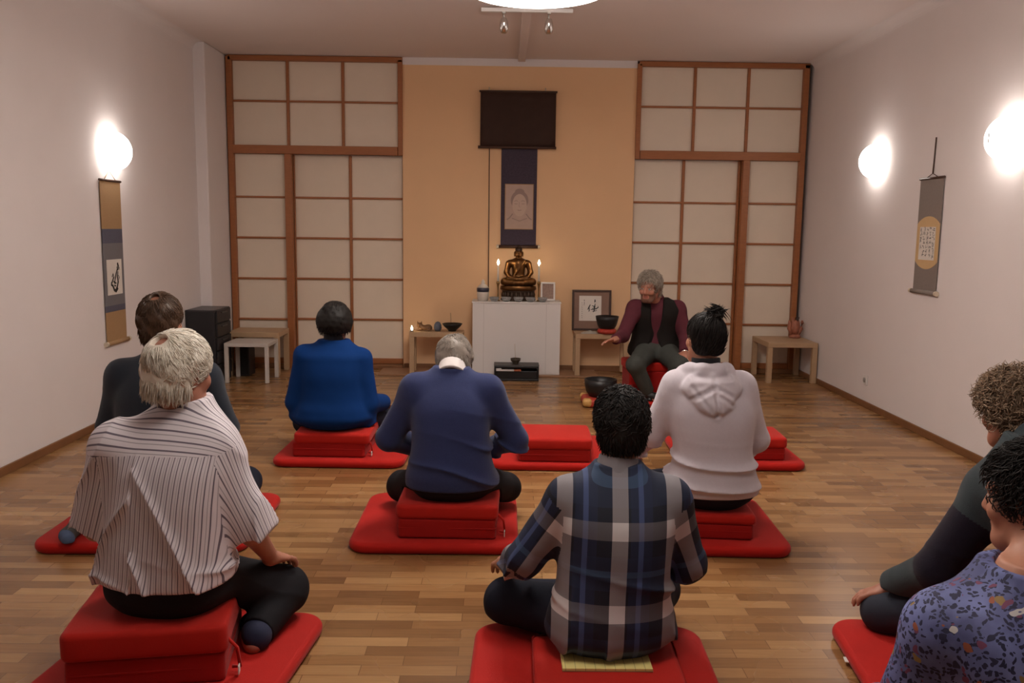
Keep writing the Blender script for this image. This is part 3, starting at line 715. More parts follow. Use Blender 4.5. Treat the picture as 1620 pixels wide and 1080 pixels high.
def cone(a, b, r1, r2, flat=False, sq=None):
    a, b = np.asarray(a, float), np.asarray(b, float); r = max(r1, r2); ba = b-a; L2 = float(ba@ba)+1e-9; L = math.sqrt(L2)
    def f(X, Y, Z):
        px, py, pz = X-a[0], Y-a[1], Z-a[2]; t = (px*ba[0]+py*ba[1]+pz*ba[2])/L2; tc = np.clip(t, 0, 1)
        d = np.sqrt((px-tc*ba[0])**2+(py-tc*ba[1])**2+(pz-tc*ba[2])**2)-(r1+(r2-r1)*tc)
        if flat: d = np.maximum(d, (t-1)*L)
        return d
    return f, np.minimum(a, b)-r, np.maximum(a, b)+r
def chain(pts, rs): return [cone(p, q, r, s) for p, q, r, s in zip(pts, pts[1:], rs, rs[1:])]
def ell(c, rad, M=None):
    """ellipsoid; M = 3x3 with columns = local axes in world"""
    c = np.asarray(c, float); rad = np.asarray(rad, float); M = np.eye(3) if M is None else M
    ext = np.sqrt(((M*rad)**2).sum(1))
    def f(X, Y, Z):
        px, py, pz = X-c[0], Y-c[1], Z-c[2]
        q = [(px*M[0, i]+py*M[1, i]+pz*M[2, i]) for i in range(3)]
        k0 = np.sqrt(sum((q[i]/rad[i])**2 for i in range(3))); k1 = np.sqrt(sum((q[i]/rad[i]**2)**2 for i in range(3)))
        return np.where(k1 > 1e-6, k0*(k0-1)/np.maximum(k1, 1e-6), -rad.min())
    return f, c-ext, c+ext
def half(p, n, lo, hi):
    p, n = np.asarray(p, float), unit(n)
    return (lambda X, Y, Z: (X-p[0])*n[0]+(Y-p[1])*n[1]+(Z-p[2])*n[2]), np.asarray(lo, float), np.asarray(hi, float)
def sines(seed, k, n=6, an=(1, 1, 1)):
    r = np.random.default_rng(seed); K = r.normal(size=(n, 3)); K /= np.linalg.norm(K, axis=1)[:, None]; K *= k*r.uniform(.6, 1.5, (n, 1))*np.array(an); ph = r.uniform(0, 6.28, n)
    return lambda p: np.sin(p@K.T+ph).sum(1)/math.sqrt(n)
def mesh_obj(name, P, Q, mats, parent=None, origin=(0, 0, 0), uv=None, midx=None):
    me = bpy.data.meshes.new(name); o_ = np.asarray(origin, float); P = P-o_
    me.vertices.add(len(P)); me.vertices.foreach_set('co', P.astype(np.float32).ravel())
    k = Q.shape[1]
    me.loops.add(len(Q)*k); me.loops.foreach_set('vertex_index', Q.astype(np.int32).ravel())
    me.polygons.add(len(Q)); me.polygons.foreach_set('loop_start', np.arange(0, len(Q)*k, k, dtype=np.int32))
    me.polygons.foreach_set('use_smooth', np.ones(len(Q), bool))
    for m in (mats if isinstance(mats, (list, tuple)) else [mats]): me.materials.append(m)
    if midx is not None: me.polygons.foreach_set('material_index', midx.astype(np.int32))
    if uv is not None:
        u = me.uv_layers.new(name='UVMap'); u.data.foreach_set('uv', uv.astype(np.float32).ravel())
    me.update(calc_edges=True); me.validate()
    o = bpy.data.objects.new(name, me)
    if parent is None: o.location = o_
    return link(o, parent)
# ------------------------------------------------------------------ people
M_skin = mat('skin', (.46, .21, .135), .5, noise=.10, nscale=25, sub=.12, spec=.35)
M_skin2 = mat('ruddy_skin', (.42, .18, .12), .5, noise=.12, nscale=25, sub=.12, spec=.35)
M_lip = mat('lips', (.36, .12, .09), .45); M_eyew = mat('eye_white', (.7, .66, .62), .3); M_iris = mat('iris', (.05, .035, .025), .2)
TT = np.array([-.05, 0, .06, .16, .30, .45, .60, .75, .86, .93, 1.0, 1.07])
RX = np.array([.09, .135, .172, .178, .160, .156, .166, .176, .165, .125, .078, .052])
RY = np.array([.07, .100, .125, .130, .116, .110, .118, .118, .098, .078, .060, .050])
def smooth_interp(x, xp, fp):
    i = np.clip(np.searchsorted(xp, x)-1, 0, len(xp)-2); m = np.gradient(fp, xp); h = xp[i+1]-xp[i]; t = np.clip((x-xp[i])/h, 0, 1)
    return (2*t**3-3*t**2+1)*fp[i]+(t**3-2*t**2+t)*h*m[i]+(-2*t**3+3*t**2)*fp[i+1]+(t**3-t**2)*h*m[i+1]
class Human: pass
def frame3(yaw, pitch=0, roll=0):
    """columns right, forward, up; yaw turns left (counter-clockwise from above), pitch > 0 looks down"""
    cy_, sy_ = math.cos(yaw), math.sin(yaw); M = np.array([[cy_, -sy_, 0], [sy_, cy_, 0], [0, 0, 1.]])
    c, s = math.cos(-pitch), math.sin(-pitch); M = M@np.array([[1, 0, 0], [0, c, -s], [0, s, c]])
    c, s = math.cos(roll), math.sin(roll); return M@np.array([[c, 0, s], [0, 1, 0], [-s, 0, c]])
def torso(h, ease=0, t0=-.05, t1=1.07, flare=(), sx=1, sy_=1, addx=0):
    """stacked-ellipse torso along the bent spine; flare = [(t, extra)]"""
    zt = TT*h.H; rx = RX*h.wide*sx+ease; ry = RY*h.deep*sy_+ease
    if flare: e = np.interp(TT, [q[0] for q in flare], [q[1] for q in flare]); rx = rx+e+addx; ry = ry+e
    zs = np.linspace(zt[0]-.1, zt[-1]+.1, 240); tz = zs/h.H
    rxs, rys = smooth_interp(zs, zt, rx), smooth_interp(zs, zt, ry); cx, cyy = h.spine(tz)
    p, c, s = h.seat, math.cos(h.yaw), math.sin(h.yaw); lo_t, hi_t = t0*h.H, t1*h.H
    def f(X, Y, Z):
        z = np.asarray(Z-p[2]); zr = z.ravel(); sh = z.shape
        g = lambda a: np.interp(zr, zs, a).reshape(sh)
        dx, dy = X-p[0], Y-p[1]; x = dx*c+dy*s-g(cx); y = -dx*s+dy*c-g(cyy); a, b = g(rxs), g(rys)
        q = (np.abs(x/a)**2.35+np.abs(y/b)**2.35)**(1/2.35); d = (q-1)*np.minimum(a, b)
        return np.maximum(np.maximum(d, lo_t-z), z-hi_t)
    m = .34+ease+max([q[1] for q in flare] or [0]); return f, p+A(-m, -m, lo_t), p+A(m, m, hi_t)
def to_local(h, p):
    d = p-h.seat; c, s = math.cos(h.yaw), math.sin(h.yaw); return np.stack([d[:, 0]*c+d[:, 1]*s, -d[:, 0]*s+d[:, 1]*c, d[:, 2]], 1)
def to_world(h, q):
    q = np.asarray(q, float); c, s = math.cos(h.yaw), math.sin(h.yaw); return h.seat+np.array([q[0]*c-q[1]*s, q[0]*s+q[1]*c, q[2]])
def hand(fl, w_, d, n, thumb, curl=.5, s=1.0, spread=1.0):
    d = unit(d); n = unit(np.asarray(n)-d*np.dot(n, d)); l = np.cross(d, n)*thumb
    fl.u(ell(w_+d*.045*s, A(.052, .038, .0155)*s, np.stack([d, l, n], 1)), .014)
    fl.u(cone(w_-d*.01, w_+d*.03*s, .024*s, .020*s), .016)
    for off, L, cu in ((.029, .072, .9), (.010, .080, 1.), (-.010, .075, 1.08), (-.028, .060, 1.2)):
        p = w_+d*(.083-abs(off)*.25)*s+l*off*s; dr = unit(d+l*off*1.6*spread); r = .0092*s; a = .25*curl*cu
        for seg, q in ((.45, .0086), (.31, .0080), (.24, .0068)):
            v = dr*math.cos(a)-n*math.sin(a); p2 = p+v*L*seg*s; fl.u(cone(p, p2, r, q*s), .005); p, r = p2, q*s; a += .75*curl*cu
    p = w_+d*.018*s+l*.026*s-n*.004*s; v = unit(d*.62+l*.72-n*.30); p2 = p+v*.042*s; fl.u(cone(p, p2, .0135*s, .0105*s), .009)
    v = unit(d*.88+l*.30-n*.35*curl); fl.u(cone(p2, p2+v*.030*s, .0102*s, .0078*s), .005)
def foot(fl, ank, d, n, s=1.0):
    d = unit(d); n = unit(np.asarray(n)-d*np.dot(n, d)); l = np.cross(d, n); M = np.stack([d, l, n], 1)
    fl.u(ell(ank-d*.03*s-n*.03*s, A(.045, .032, .036)*s, M), .03); fl.u(cone(ank-n*.02*s, ank+d*.11*s-n*.045*s, .036*s, .026*s), .025)
    fl.u(ell(ank+d*.11*s-n*.047*s, A(.06, .044, .022)*s, M), .025)
def head_sdf(fl, c, M, s=1.0, male=True, fat=0.0):
    g = lambda x, y, z: c+M@(A(x, y, z)*s)
    fl.u(ell(g(0, -.014, .030), A(.076, .096, .086)*s, M), .02)
    fl.u(ell(g(0, .028, -.035), A(.062+fat, .068, .088)*s, M), .035)
    fl.u(cone(g(-.022, .066, -.102), g(.022, .066, -.102), (.022+fat*.6)*s, (.022+fat*.6)*s), .03)
    for e in (-1, 1):
        fl.u(cone(g(e*.050, -.004, -.062), g(e*.026, .060, -.100), (.024+fat)*s, .02*s), .03)          # jaw
        fl.u(ell(g(e*.040, .066, -.030), A(.026, .024, .026)*s, M), .02)                                # cheek
    fl.u(cone(g(-.034, .082, .022), g(.034, .082, .022), .013*s, .013*s), .018)                         # brow
    for e in (-1, 1): fl.cut(ell(g(e*.032, .105, .004), A(.020, .018, .014)*s, M), .012)
    for e in (-1, 1): fl.u(ell(g(e*.031, .0805, .003), A(.0135, .0125, .0125)*s, M), .003)
    fl.u(cone(g(0, .092, .012), g(0, .110, -.030), .008*s, .013*s), .012); fl.u(ell(g(0, .100, -.038), A(.019, .013, .010)*s, M), .008)
    fl.u(cone(g(-.018, .089, -.064), g(.018, .089, -.064), .007*s, .007*s), .006); fl.u(cone(g(-.014, .088, -.076), g(.014, .088, -.076), .0085*s, .0085*s), .006)
    fl.cut(cone(g(-.021, .100, -.0695), g(.021, .100, -.0695), .0035*s, .0035*s), .003)
    for e in (-1, 1):                                                                                     # ears
        R = M@frame3(e*-.35)
        fl.u(ell(g(e*.079, -.010, -.008), A(.009, .020, .032)*s, R), .008); fl.cut(ell(g(e*.088, -.006, -.004), A(.007, .011, .019)*s, R), .006)
        fl.u(ell(g(e*.076, .000, -.034), A(.008, .010, .012)*s, M), .006)
def cushbox(c):
    x, y, zt, w, d, rz = c; cr_, sr_ = math.cos(rz), math.sin(rz)
    def f(X, Y, Z):
        dx, dy = X-x, Y-y; q = np.maximum(np.abs(dx*cr_+dy*sr_)-w/2, np.abs(-dx*sr_+dy*cr_)-d/2); return np.maximum(q, Z-zt)
    m = (w+d)/2; return f, A(x-m, y-m, 0), A(x+m, y+m, zt)
def human(name_label, seat, H, yaw=0, wide=1.0, deep=1.0, lean=(0, .03, -.02), head=None, shift=(0, 0, 0), hs=1.0, arms=None, legs=None, skin=None, garments=(), hair=None,
          cush=None, vox=.006, wr=.026, fat=0.0, neck_r=.054, hands=None, feet=None, hips=None):
    """world-space joints: head=(centre, yaw, pitch, roll); arms={'L':(shoulder, elbow, wrist), 'R':...}; legs={'L':(hip, knee, ankle), ...}"""
    sh_ = np.asarray(shift, float); seat = np.asarray(seat, float)+sh_*A(1, 1, 0); head = (np.asarray(head[0], float)+sh_, *head[1:])
    arms = {k: [np.asarray(p, float)+sh_ for p in v] for k, v in arms.items()}; legs = {k: [np.asarray(p, float)+sh_*A(1, 1, 0) for p in v] for k, v in legs.items()}
    h = Human(); h.seat = np.asarray(seat, float); h.H, h.yaw, h.wide, h.deep = H, yaw, wide, deep
    def spine(t): t = np.clip(t, 0, 1.2); return lean[0]*t**1.3, lean[1]*t**1.6+lean[2]*np.sin(PI*np.minimum(t, 1))
    h.spine = spine; h.arms = {k: [np.asarray(p, float) for p in v] for k, v in arms.items()}; h.legs = {k: [np.asarray(p, float) for p in v] for k, v in legs.items()}
    h.hc = np.asarray(head[0], float); h.hM = frame3(*head[1:]); h.hs = hs
    cx, cy_ = spine(np.array([1.0])); h.c7 = to_world(h, (cx[0], cy_[0], H)); h.skin = skin or M_skin
    pts = [h.seat+A(-.2, -.2, -.06), h.seat+A(.2, .2, H), h.hc-.14, h.hc+.17] + [p for v in list(h.arms.values())+list(h.legs.values()) for p in v]
    h.lo = np.min(pts, 0)-.21; h.hi = np.max(pts, 0)+.21; h.lo[2] = max(h.lo[2], .03)
    B = Field(h.lo, h.hi, vox); h.vox = vox
    B.u(torso(h, -.012, t1=1.04), .01)
    B.u(cone(h.c7-(h.c7-h.hc)*.0-A(0, 0, .03), h.hc+h.hM@A(0, -.022, -.055)*hs, neck_r+.006, neck_r), .03)
    head_sdf(B, h.hc, h.hM, hs, fat=fat)
    for k, (s_, e_, w_) in h.arms.items():
        m = h.c7*.55+s_*.45-A(0, 0, .035); B.u(cone(m, s_, .050, .050), .04); B.u(cone(s_, e_, .050, .040), .03); B.u(cone(e_, w_, .041, wr), .02)
        hd = (hands or {}).get(k)
        if hd: hand(B, w_, hd[0], hd[1], 1 if k == 'L' else -1, hd[2] if len(hd) > 2 else .6, hd[3] if len(hd) > 3 else 1.0)
    for k, (a, b, c) in h.legs.items():
        B.u(cone(a, b, .072, .056), .04); B.u(cone(b, c, .053, .036), .02)
        fd = (feet or {}).get(k)
        if fd: foot(B, c, fd[0], fd[1])
    h.cush = cush
    if cush: B.cut(cushbox(cush), .004)
    P, Q = B.mesh(); P = relax(P, Q, 1, .4)
    fc = P[Q].mean(1); lc = (fc-h.hc)@h.hM/hs; mi = np.zeros(len(Q), int)
    mi[(np.abs(lc[:, 0]) < .024) & (lc[:, 1] > .086) & (lc[:, 2] > -.083) & (lc[:, 2] < -.059)] = 1
    for e in (-1, 1):
        dd = np.abs(lc-A(e*.031, .09, .003)); mi[(dd[:, 0] < .0105) & (dd[:, 2] < .0052) & (lc[:, 1] > .084)] = 2
        dd = np.linalg.norm((lc-A(e*.031, .094, .003))[:, [0, 2]], axis=1); mi[(dd < .0052) & (lc[:, 1] > .086)] = 3
    o = mesh_obj('person', P, Q, [h.skin, M_lip, M_eyew, M_iris], None, h.seat, midx=mi)
    tag(o, name_label, 'person', 'people seated in the meditation room'); h.o = o
    for g in garments: garment(h, **g)
    if hair: make_hair(h, **hair)
    return h
def folds(h, amp, style, seed):
    n1, n2, n3 = sines(seed, 9), sines(seed+1, 22), sines(seed+2, 5)
    nk = sines(seed+3, 55)
    def f(p):
        q = to_local(h, p)
        if style == 'knit':                                              # broad soft creases gathering to the waist
            ph = q[:, 2]*46+1.6*n1(q)+q[:, 0]*7; w_ = np.clip(.75-np.abs(q[:, 2]/h.H-.28)*2.4, .12, 1)
            r = 1-np.abs(np.sin(ph*.5)); return -amp*(1.5*r**3*w_*np.clip(n3(q)+.5, 0, 1.6)+.35*n1(q)+.12*n2(q))
        if style == 'hoodie':
            t = q[:, 2]/h.H; ph = q[:, 2]*62+2.2*n3(q)+q[:, 0]*6; r = 1-np.abs(np.sin(ph*.5)); w_ = np.exp(-((t-.25)/.15)**2)+.25*np.clip(n3(q), 0, 1)
            return -amp*(1.6*r**2*w_*np.clip(.6+.6*n1(q*.5), .1, 1.4)+.3*n1(q)+.1*n2(q))
        if style in ('shirt', 'shirt2'):                                             # long crisp diagonal folds
            ph = (q[:, 0]*30*np.sign(q[:, 0]+.03)+q[:, 2]*12)+1.5*n1(q); r = 1-np.abs(np.sin(ph*.5))
            tc_ = .2 if style == 'shirt' else .36; ph2 = q[:, 2]*52+q[:, 0]*14+1.4*n3(q); r2 = (1-np.abs(np.sin(ph2*.5)))*np.clip(.9-np.abs(q[:, 2]/h.H-tc_)*3.2, 0, 1)
            return -amp*(1.3*r**4*np.clip(n3(q)+.6, 0, 1.5)+1.4*r2**3+.35*n1(q)+.15*n2(q))
        if style == 'trouser': return -amp*(.6*n1(q)+.25*n2(q)+.8*(1-np.abs(n3(q*1.7)))**4)
        return -amp*(.5*n1(q)+.15*n2(q)+.1*nk(q))
    return f
def seg_t(p, a, b):
    ba = b-a; t = (p-a)@ba/(ba@ba+1e-9); q = a+np.clip(t, 0, 1)[:, None]*ba; return t, np.linalg.norm(p-q, axis=1)
def cloth_uv(h, P, Q, yoke=None):
    fc = P[Q].mean(1); loc = to_local(h, P); lp = loc[Q]                 # F,4,3
    zc_ = np.clip((fc[:, 2]-h.seat[2])/h.H, 0, 1.1)
    tx, ty = h.spine(lp[..., 2]/h.H); ang_y = lp[..., 1]-ty
    u = lp[..., 0]-tx; v = lp[..., 2]-np.clip((lp[..., 2]/h.H-.76)/.2, 0, 1)*(lp[..., 1]-ty+.10)*.8
    if yoke:
        up_ = (zc_ > yoke)[:, None]; v = np.where(up_, 10+.115*np.arctan2(lp[..., 2]-.70*h.H, -(lp[..., 1]-ty)+.06), v)
    reg = np.zeros(len(Q), int); tcx, tcy = h.spine(zc_); fl_ = to_local(h, fc)
    dt = np.abs(fl_[:, 0]-tcx)
    for k, (s_, e_, w_) in h.arms.items():
        for a, b, off in ((s_, e_, 0), (e_, w_, np.linalg.norm(e_-s_))):
            t, d = seg_t(fc, a, b)
            sel = (d < .105) & (t > (.06 if off == 0 else 0)) & (dt > .165*h.wide*np.where(zc_ > .85, .98, 1.04)) & (t < 1.15)
            if off: sel &= reg == 0
            if not sel.any(): continue
            ax = unit(b-a); back = unit(A(math.sin(h.yaw), -math.cos(h.yaw), .0)); back = unit(back-ax*(back@ax)); sd = np.cross(ax, back)
            q = P[Q[sel]]-a; al = q@ax; aa = np.arctan2(q@sd, q@back); ac = np.arctan2((fc[sel]-a)@sd, (fc[sel]-a)@back)[:, None]
            aa = ac+(aa-ac+PI) % (2*PI)-PI
            u[sel] = aa*.068+.013; v[sel] = .25-(al+off); reg[sel] = 1 if k == 'L' else 2
    return np.stack([u, v], 2).reshape(-1, 2), reg
def garment(h, name, mats, kind='top', yoke=None, sh_k=.05, ease=.014, hem=-.02, neck=.97, sleeve=1.0, sl_ease=.016, cuff=0, flare=(), fold=('knit', .006), seed=1, k_arm=.045, sx=1, legs_ease=.016,
            leg_len=.98, vox=None, extra=None, color=None, neck_r=None, zone=None, label=None, relax_n=1, armk=.05, addx=0, sleeveflare=0):
    vox = vox or h.vox
    G = Field(h.lo, h.hi, vox)
    if kind == 'top':
        G.u(torso(h, ease, t0=-.04, t1=1.03, flare=flare, sx=sx, addx=addx), .01)
        for k, (s_, e_, w_) in h.arms.items():
            m = h.c7*.55+s_*.45-A(0, 0, .035); s2 = s_
            G.u(cone(m, s2, .048+ease, .050+sl_ease), sh_k)
            if sleeve <= 0: continue
            ra, rb, rc_ = .052+sl_ease, .043+sl_ease+sleeveflare*.5, .031+sl_ease*.75+sleeveflare
            if sleeve < 1:                                               # ends above the elbow
                e2 = s2+(e_-s2)*sleeve; G.u(cone(s2, e2, ra, rb+.006, True), armk)
            else:
                G.u(cone(s2, e_, ra, rb), armk); w2 = e_+(w_-e_)*min(1, sleeve-1 if sleeve > 1 else 1)
                G.u(cone(e_, w2, rb, rb+(rc_-rb)*min(1, sleeve-1) if sleeve > 1 else rc_, True), .02)
                if cuff: ax = unit(w2-e_); G.u(cone(w2-ax*cuff, w2, rc_+.006, rc_+.005, True), .008)
        if fold: G.displace(folds(h, fold[1], fold[0], seed))
        if extra: extra(h, G)
        ne = h.hc+h.hM@A(0, -.02, -.06)*h.hs; up = unit(ne-h.c7)
        if neck: G.cut(cone(h.c7+up*(neck-1)*h.H+A(0, 0, 0), h.c7+up*.14, (neck_r or .064), (neck_r or .064)+.01), .008)
        if hem is not None: z = h.seat[2]+hem; G.cut(half((0, 0, z), (0, 0, 1), A(h.lo[0], h.lo[1], h.lo[2]), A(h.hi[0], h.hi[1], z+.02)), .006)
    elif kind == 'trousers':
        G.u(torso(h, ease, t0=-.045, t1=.27), .01)
        for k, (a, b, c) in h.legs.items():
            G.u(cone(a, b, .078+legs_ease, .060+legs_ease), .06); G.u(cone(b, b+(c-b)*leg_len, .058+legs_ease, .042+legs_ease, True), .03)
        if fold: G.displace(folds(h, fold[1], 'trouser', seed))
        if extra: extra(h, G)
        if h.cush: G.cut(cushbox(h.cush), .012)
        G.cut(half((0, 0, h.floor_z if hasattr(h, 'floor_z') else .056), (0, 0, 1), A(h.lo[0], h.lo[1], 0), A(h.hi[0], h.hi[1], .08)), .004)
    P, Q = G.mesh(); P = relax(P, Q, relax_n, .5)
    uv, reg = cloth_uv(h, P, Q, yoke)
    mi = None
    if zone is not None: mi = zone(h, P[Q].mean(1), reg)
    o = mesh_obj(name, P, Q, mats, h.o, h.seat, uv=uv, midx=mi)
    if label: o['label'] = label
    return o
def sdf_part(h, name, mats, build, lo=None, hi=None, vox=.004, label=None, it=1, zone=None):
    lo = h.lo if lo is None else lo; hi = h.hi if hi is None else hi
    G = Field(lo, hi, vox); build(G); P, Q = G.mesh(); P = relax(P, Q, it, .5)
    o = mesh_obj(name, P, Q, mats, h.o, h.seat, midx=zone(P[Q].mean(1)) if zone else None)
    if label: o['label'] = label
    return o
def collar(h, mats, r=.066, hgt=.042, name='collar', up0=-.02, th=.006, tilt=.25, open_front=.0):
    ne = h.hc+h.hM@A(0, -.02, -.06)*h.hs; up = unit(ne-h.c7); fw = A(-math.sin(h.yaw), math.cos(h.yaw), 0); up = unit(up*.6+A(0, 0, .4))
    a = h.c7+up*up0; b = h.c7+up*(up0+hgt); 
    def bld(G):
        G.u(cone(a-up*.01, b, r+.016, r+th, True)); G.cut(cone(a-up*.06, b+up*.08, r, r-.001), .002)
        G.cut(half(a-up*.012, up, G.lo, G.hi), .003)
        if open_front: G.cut(cone(h.c7+fw*.05+up*-.06, h.c7+fw*.12+up*.10, open_front*.6, open_front), .004)
    return sdf_part(h, name, mats, bld, np.minimum(a, b)-.13, np.maximum(a, b)+.13, .004)
# ---- hair
def hair_mat(name, c1, c2, rough=.45):
    m = mat(name, c1, rough, spec=.28); N, L, b = nodes(m)
    u = N.new('ShaderNodeUVMap'); sx = N.new('ShaderNodeSeparateXYZ'); L.new(u.outputs[0], sx.inputs[0])
    tc = N.new('ShaderNodeTexCoord'); n = N.new('ShaderNodeTexNoise'); n.inputs['Scale'].default_value = 60; n.inputs['Detail'].default_value = 3
    L.new(tc.outputs['Object'], n.inputs[0])
    r = ramp(N, [(.15, c1), (.85, c2)]); L.new(mth(N, L, 'ADD', mth(N, L, 'MULTIPLY', sx.outputs[0], .65), mth(N, L, 'MULTIPLY', n.outputs['Fac'], .35)), r.inputs[0]); L.new(r.outputs[0], b.inputs['Base Color'])
    return m
def make_hair(h, m, th=.012, nape=-.075, side=0.0, style='short', n=1500, length=.05, lift=.004, curl=0, seed=3, bald=None, vol=0.0, extra=None, rad=.0009, crown=(0, -.055, .105), cutear=True, front=0.0, jit=.35, name='hair', vox=.0045):
    c, M, s = h.hc, h.hM, h.hs; g = lambda x, y, z: c+M@(A(x, y, z)*s)
    lo, hi = c-.21*s, c+.23*s; lo = lo-A(0, 0, .06)
    Rd = A(.077+th+vol, .097+th+vol*.8, .087+th+vol)*s; cc = g(0, -.014, .030+vol*.3)
    G = Field(lo, hi, vox); G.u(ell(cc, Rd, M)); G.u(cone(g(0, -.042, .0), g(0, -.047, nape+.03), .059*s+th*.8, .047*s+th*.7), .05); G.u(ell(g(0, -.028, -.022), A(.064+th, .072+th, .062+th)*s, M), .04)
    if style == 'bob':
        G.u(ell(g(0, -.020, .000), A(.118, .116, .090)*s, M), .04)
    ns, nf = sines(seed, 60, 6), sines(seed+1, 130, 6)
    def yl(z): return np.interp(z, [-.14, -.06, -.025, .035, .062, .085, .12], [-.045, -.030+side, -.002+side, .030+side, .072+front, .12, .2])
    def cutf(X, Y, Z):
        px, py, pz = X-c[0], Y-c[1], Z-c[2]; y = (px*M[0, 1]+py*M[1, 1]+pz*M[2, 1])/s; z = (px*M[0, 2]+py*M[1, 2]+pz*M[2, 2])/s
        sh = np.broadcast(y, z).shape; z = np.broadcast_to(z, sh); return -np.maximum(y-yl(z.ravel()).reshape(sh), nape-z)*s
    G.cut((cutf, lo, hi), .008)
    if cutear:
        for e in (-1, 1): G.cut(ell(g(e*.088, .002, -.018), A(.026, .030, .044)*s, M), .008)
    if bald: G.cut(ell(g(*bald[0]), A(*bald[1])*s, M), .006)
    G.displace(lambda p: -(.0022*ns(p)+.0012*nf(p)), .02)
    if extra: extra(h, G, g, M)
    P, Q = G.mesh(); P = relax(P, Q, 1, .4)
    r = np.random.default_rng(seed); nv = len(P); U = np.clip(r.normal(.35, .12, nv), 0, 1)
    allP, allQ, allU = [P], [Q], [U[Q].ravel()*0+.35]
    if n:
        # strands: start on the surface, run away from the crown, hugging the scalp and lifting a little
        nrm = np.zeros_like(P); fn = np.cross(P[Q[:, 1]]-P[Q[:, 0]], P[Q[:, 2]]-P[Q[:, 0]])
        for k in range(4): np.add.at(nrm, Q[:, k], fn)
        nrm /= np.maximum(np.linalg.norm(nrm, axis=1), 1e-9)[:, None]
        out = ((P-cc)@M); ok = (np.einsum('ij,ij->i', nrm, P-c) > 0); 
        if bald: ok &= (np.linalg.norm(((P-g(*bald[0]))@M)/(A(*bald[1])*s), axis=1) > 1.12)
        ids = r.choice(np.nonzero(ok)[0], n)
        st = P[ids]-nrm[ids]*.002; q0 = (st-cc)@M/Rd; q0n = np.maximum(1.0, np.linalg.norm((P[ids]-cc)@M/Rd, axis=1)); napes = (np.linalg.norm(q0, axis=1) > 1.10) & (((P[ids]-c)@M)[:, 2] < -.03*s); cr_ = g(*crown); nn = nrm[ids]; segs = 5
        d = st-cr_; d = d-nn*np.einsum('ij,ij->i', d, nn)[:, None]; d += M[:, 2]*(-.015) if style != 'up' else 0; d += r.normal(0, jit, d.shape)*np.linalg.norm(d, axis=1)[:, None]
        if style == 'up': d = extra_bun(h, g)-st
        if style != 'up': d[napes] = (-M[:, 2]+M[:, 1]*.12)+r.normal(0, .12, (int(napes.sum()), 3))
        d -= nn*np.einsum('ij,ij->i', d, nn)[:, None]*np.where(napes, .3, 1.0)[:, None]; d /= np.maximum(np.linalg.norm(d, axis=1), 1e-6)[:, None]
        Ls = length*r.uniform(.5, 1.25, n)*s*np.where(napes, .75, 1.0); lf = lift*r.uniform(.2, 1.6, n)*s; pts = [st]; p = st.copy(); ph = r.uniform(0, 6.28, n); sd = np.cross(d, nn)
        for k in range(1, segs+1):
            t = k/segs; p = p+d*(Ls/segs)[:, None]
            q = (p-cc)@M/Rd; qn = np.linalg.norm(q, axis=1); near = qn < q0n; far_ = napes
            pr = cc+((q*(q0n/np.maximum(qn, 1e-6))[:, None])*Rd)@M.T; p = np.where(near[:, None], pr, np.where(far_[:, None], p, p*.35+pr*.65))
            x = p+nn*(lf*t)[:, None]
            if curl: x = x+(sd*np.sin(ph+t*7.5)[:, None]+nn*(np.cos(ph+t*7.5)*.8+.6)[:, None])*curl*s*t**.6
            pts.append(x)
        pts = np.stack(pts, 1); dd = np.gradient(pts, axis=1); dd /= np.maximum(np.linalg.norm(dd, axis=2), 1e-9)[..., None]
        b1 = np.cross(dd, np.broadcast_to(nn[:, None], dd.shape)); b1 /= np.maximum(np.linalg.norm(b1, axis=2), 1e-9)[..., None]; b2 = np.cross(dd, b1)
        taper = np.array([1, 1, .95, .85, .6, .2])*rad*2; rings = []
        for a in (0, 2.094, 4.189): rings.append(pts+(b1*math.cos(a)+b2*math.sin(a))*taper[None, :, None])
        R_ = np.stack(rings, 2).reshape(n, -1, 3)                        # n,(segs+1)*3,3
        base = len(P)+np.arange(n)[:, None]*((segs+1)*3); q = []
        for k in range(segs):
            for a in range(3):
                b_ = (a+1) % 3; q.append(np.stack([base[:, 0]+k*3+a, base[:, 0]+k*3+b_, base[:, 0]+(k+1)*3+b_, base[:, 0]+(k+1)*3+a], 1))
        qs = np.stack(q, 1).reshape(-1, 4); shade = np.repeat(r.beta(2, 2, n), segs*3*4)
        allP.append(R_.reshape(-1, 3)); allQ.append(qs); allU.append(shade)
    P = np.concatenate(allP); Q = np.concatenate(allQ); U = np.concatenate(allU)
    return mesh_obj(name, P, Q, m, h.o, h.seat, uv=np.stack([U, U*0], 1))
def extra_bun(h, g): return g(.022, -.065, .118)
# ---- cloth materials
def stripe_mat():
    m = mat('white_shirt_striped', (.6, .56, .57), .7, bump=.05, bscale=400); N, L, b = nodes(m)
    u = N.new('ShaderNodeUVMap'); sx = N.new('ShaderNodeSeparateXYZ'); L.new(u.outputs[0], sx.inputs[0])
    yoke = mth(N, L, 'GREATER_THAN', sx.outputs[1], 5)
    c = mth(N, L, 'ADD', mth(N, L, 'MULTIPLY', sx.outputs[0], mth(N, L, 'SUBTRACT', 1, yoke)), mth(N, L, 'MULTIPLY', sx.outputs[1], yoke))
    def line(per, w_, off=0): return mth(N, L, 'LESS_THAN', mth(N, L, 'MODULO', mth(N, L, 'ADD', c, 5+off), per), w_)
    f = mth(N, L, 'MAXIMUM', mth(N, L, 'MULTIPLY', line(.0165, .0028), 1.0), mth(N, L, 'MULTIPLY', line(.0165, .0016, .0065), .55))
    mx = N.new('ShaderNodeMix'); mx.data_type = 'RGBA'; mx.inputs[6].default_value = (.76, .70, .745, 1); mx.inputs[7].default_value = (.16, .13, .17, 1)
    L.new(f, mx.inputs[0]); L.new(mx.outputs[2], b.inputs['Base Color']); return m
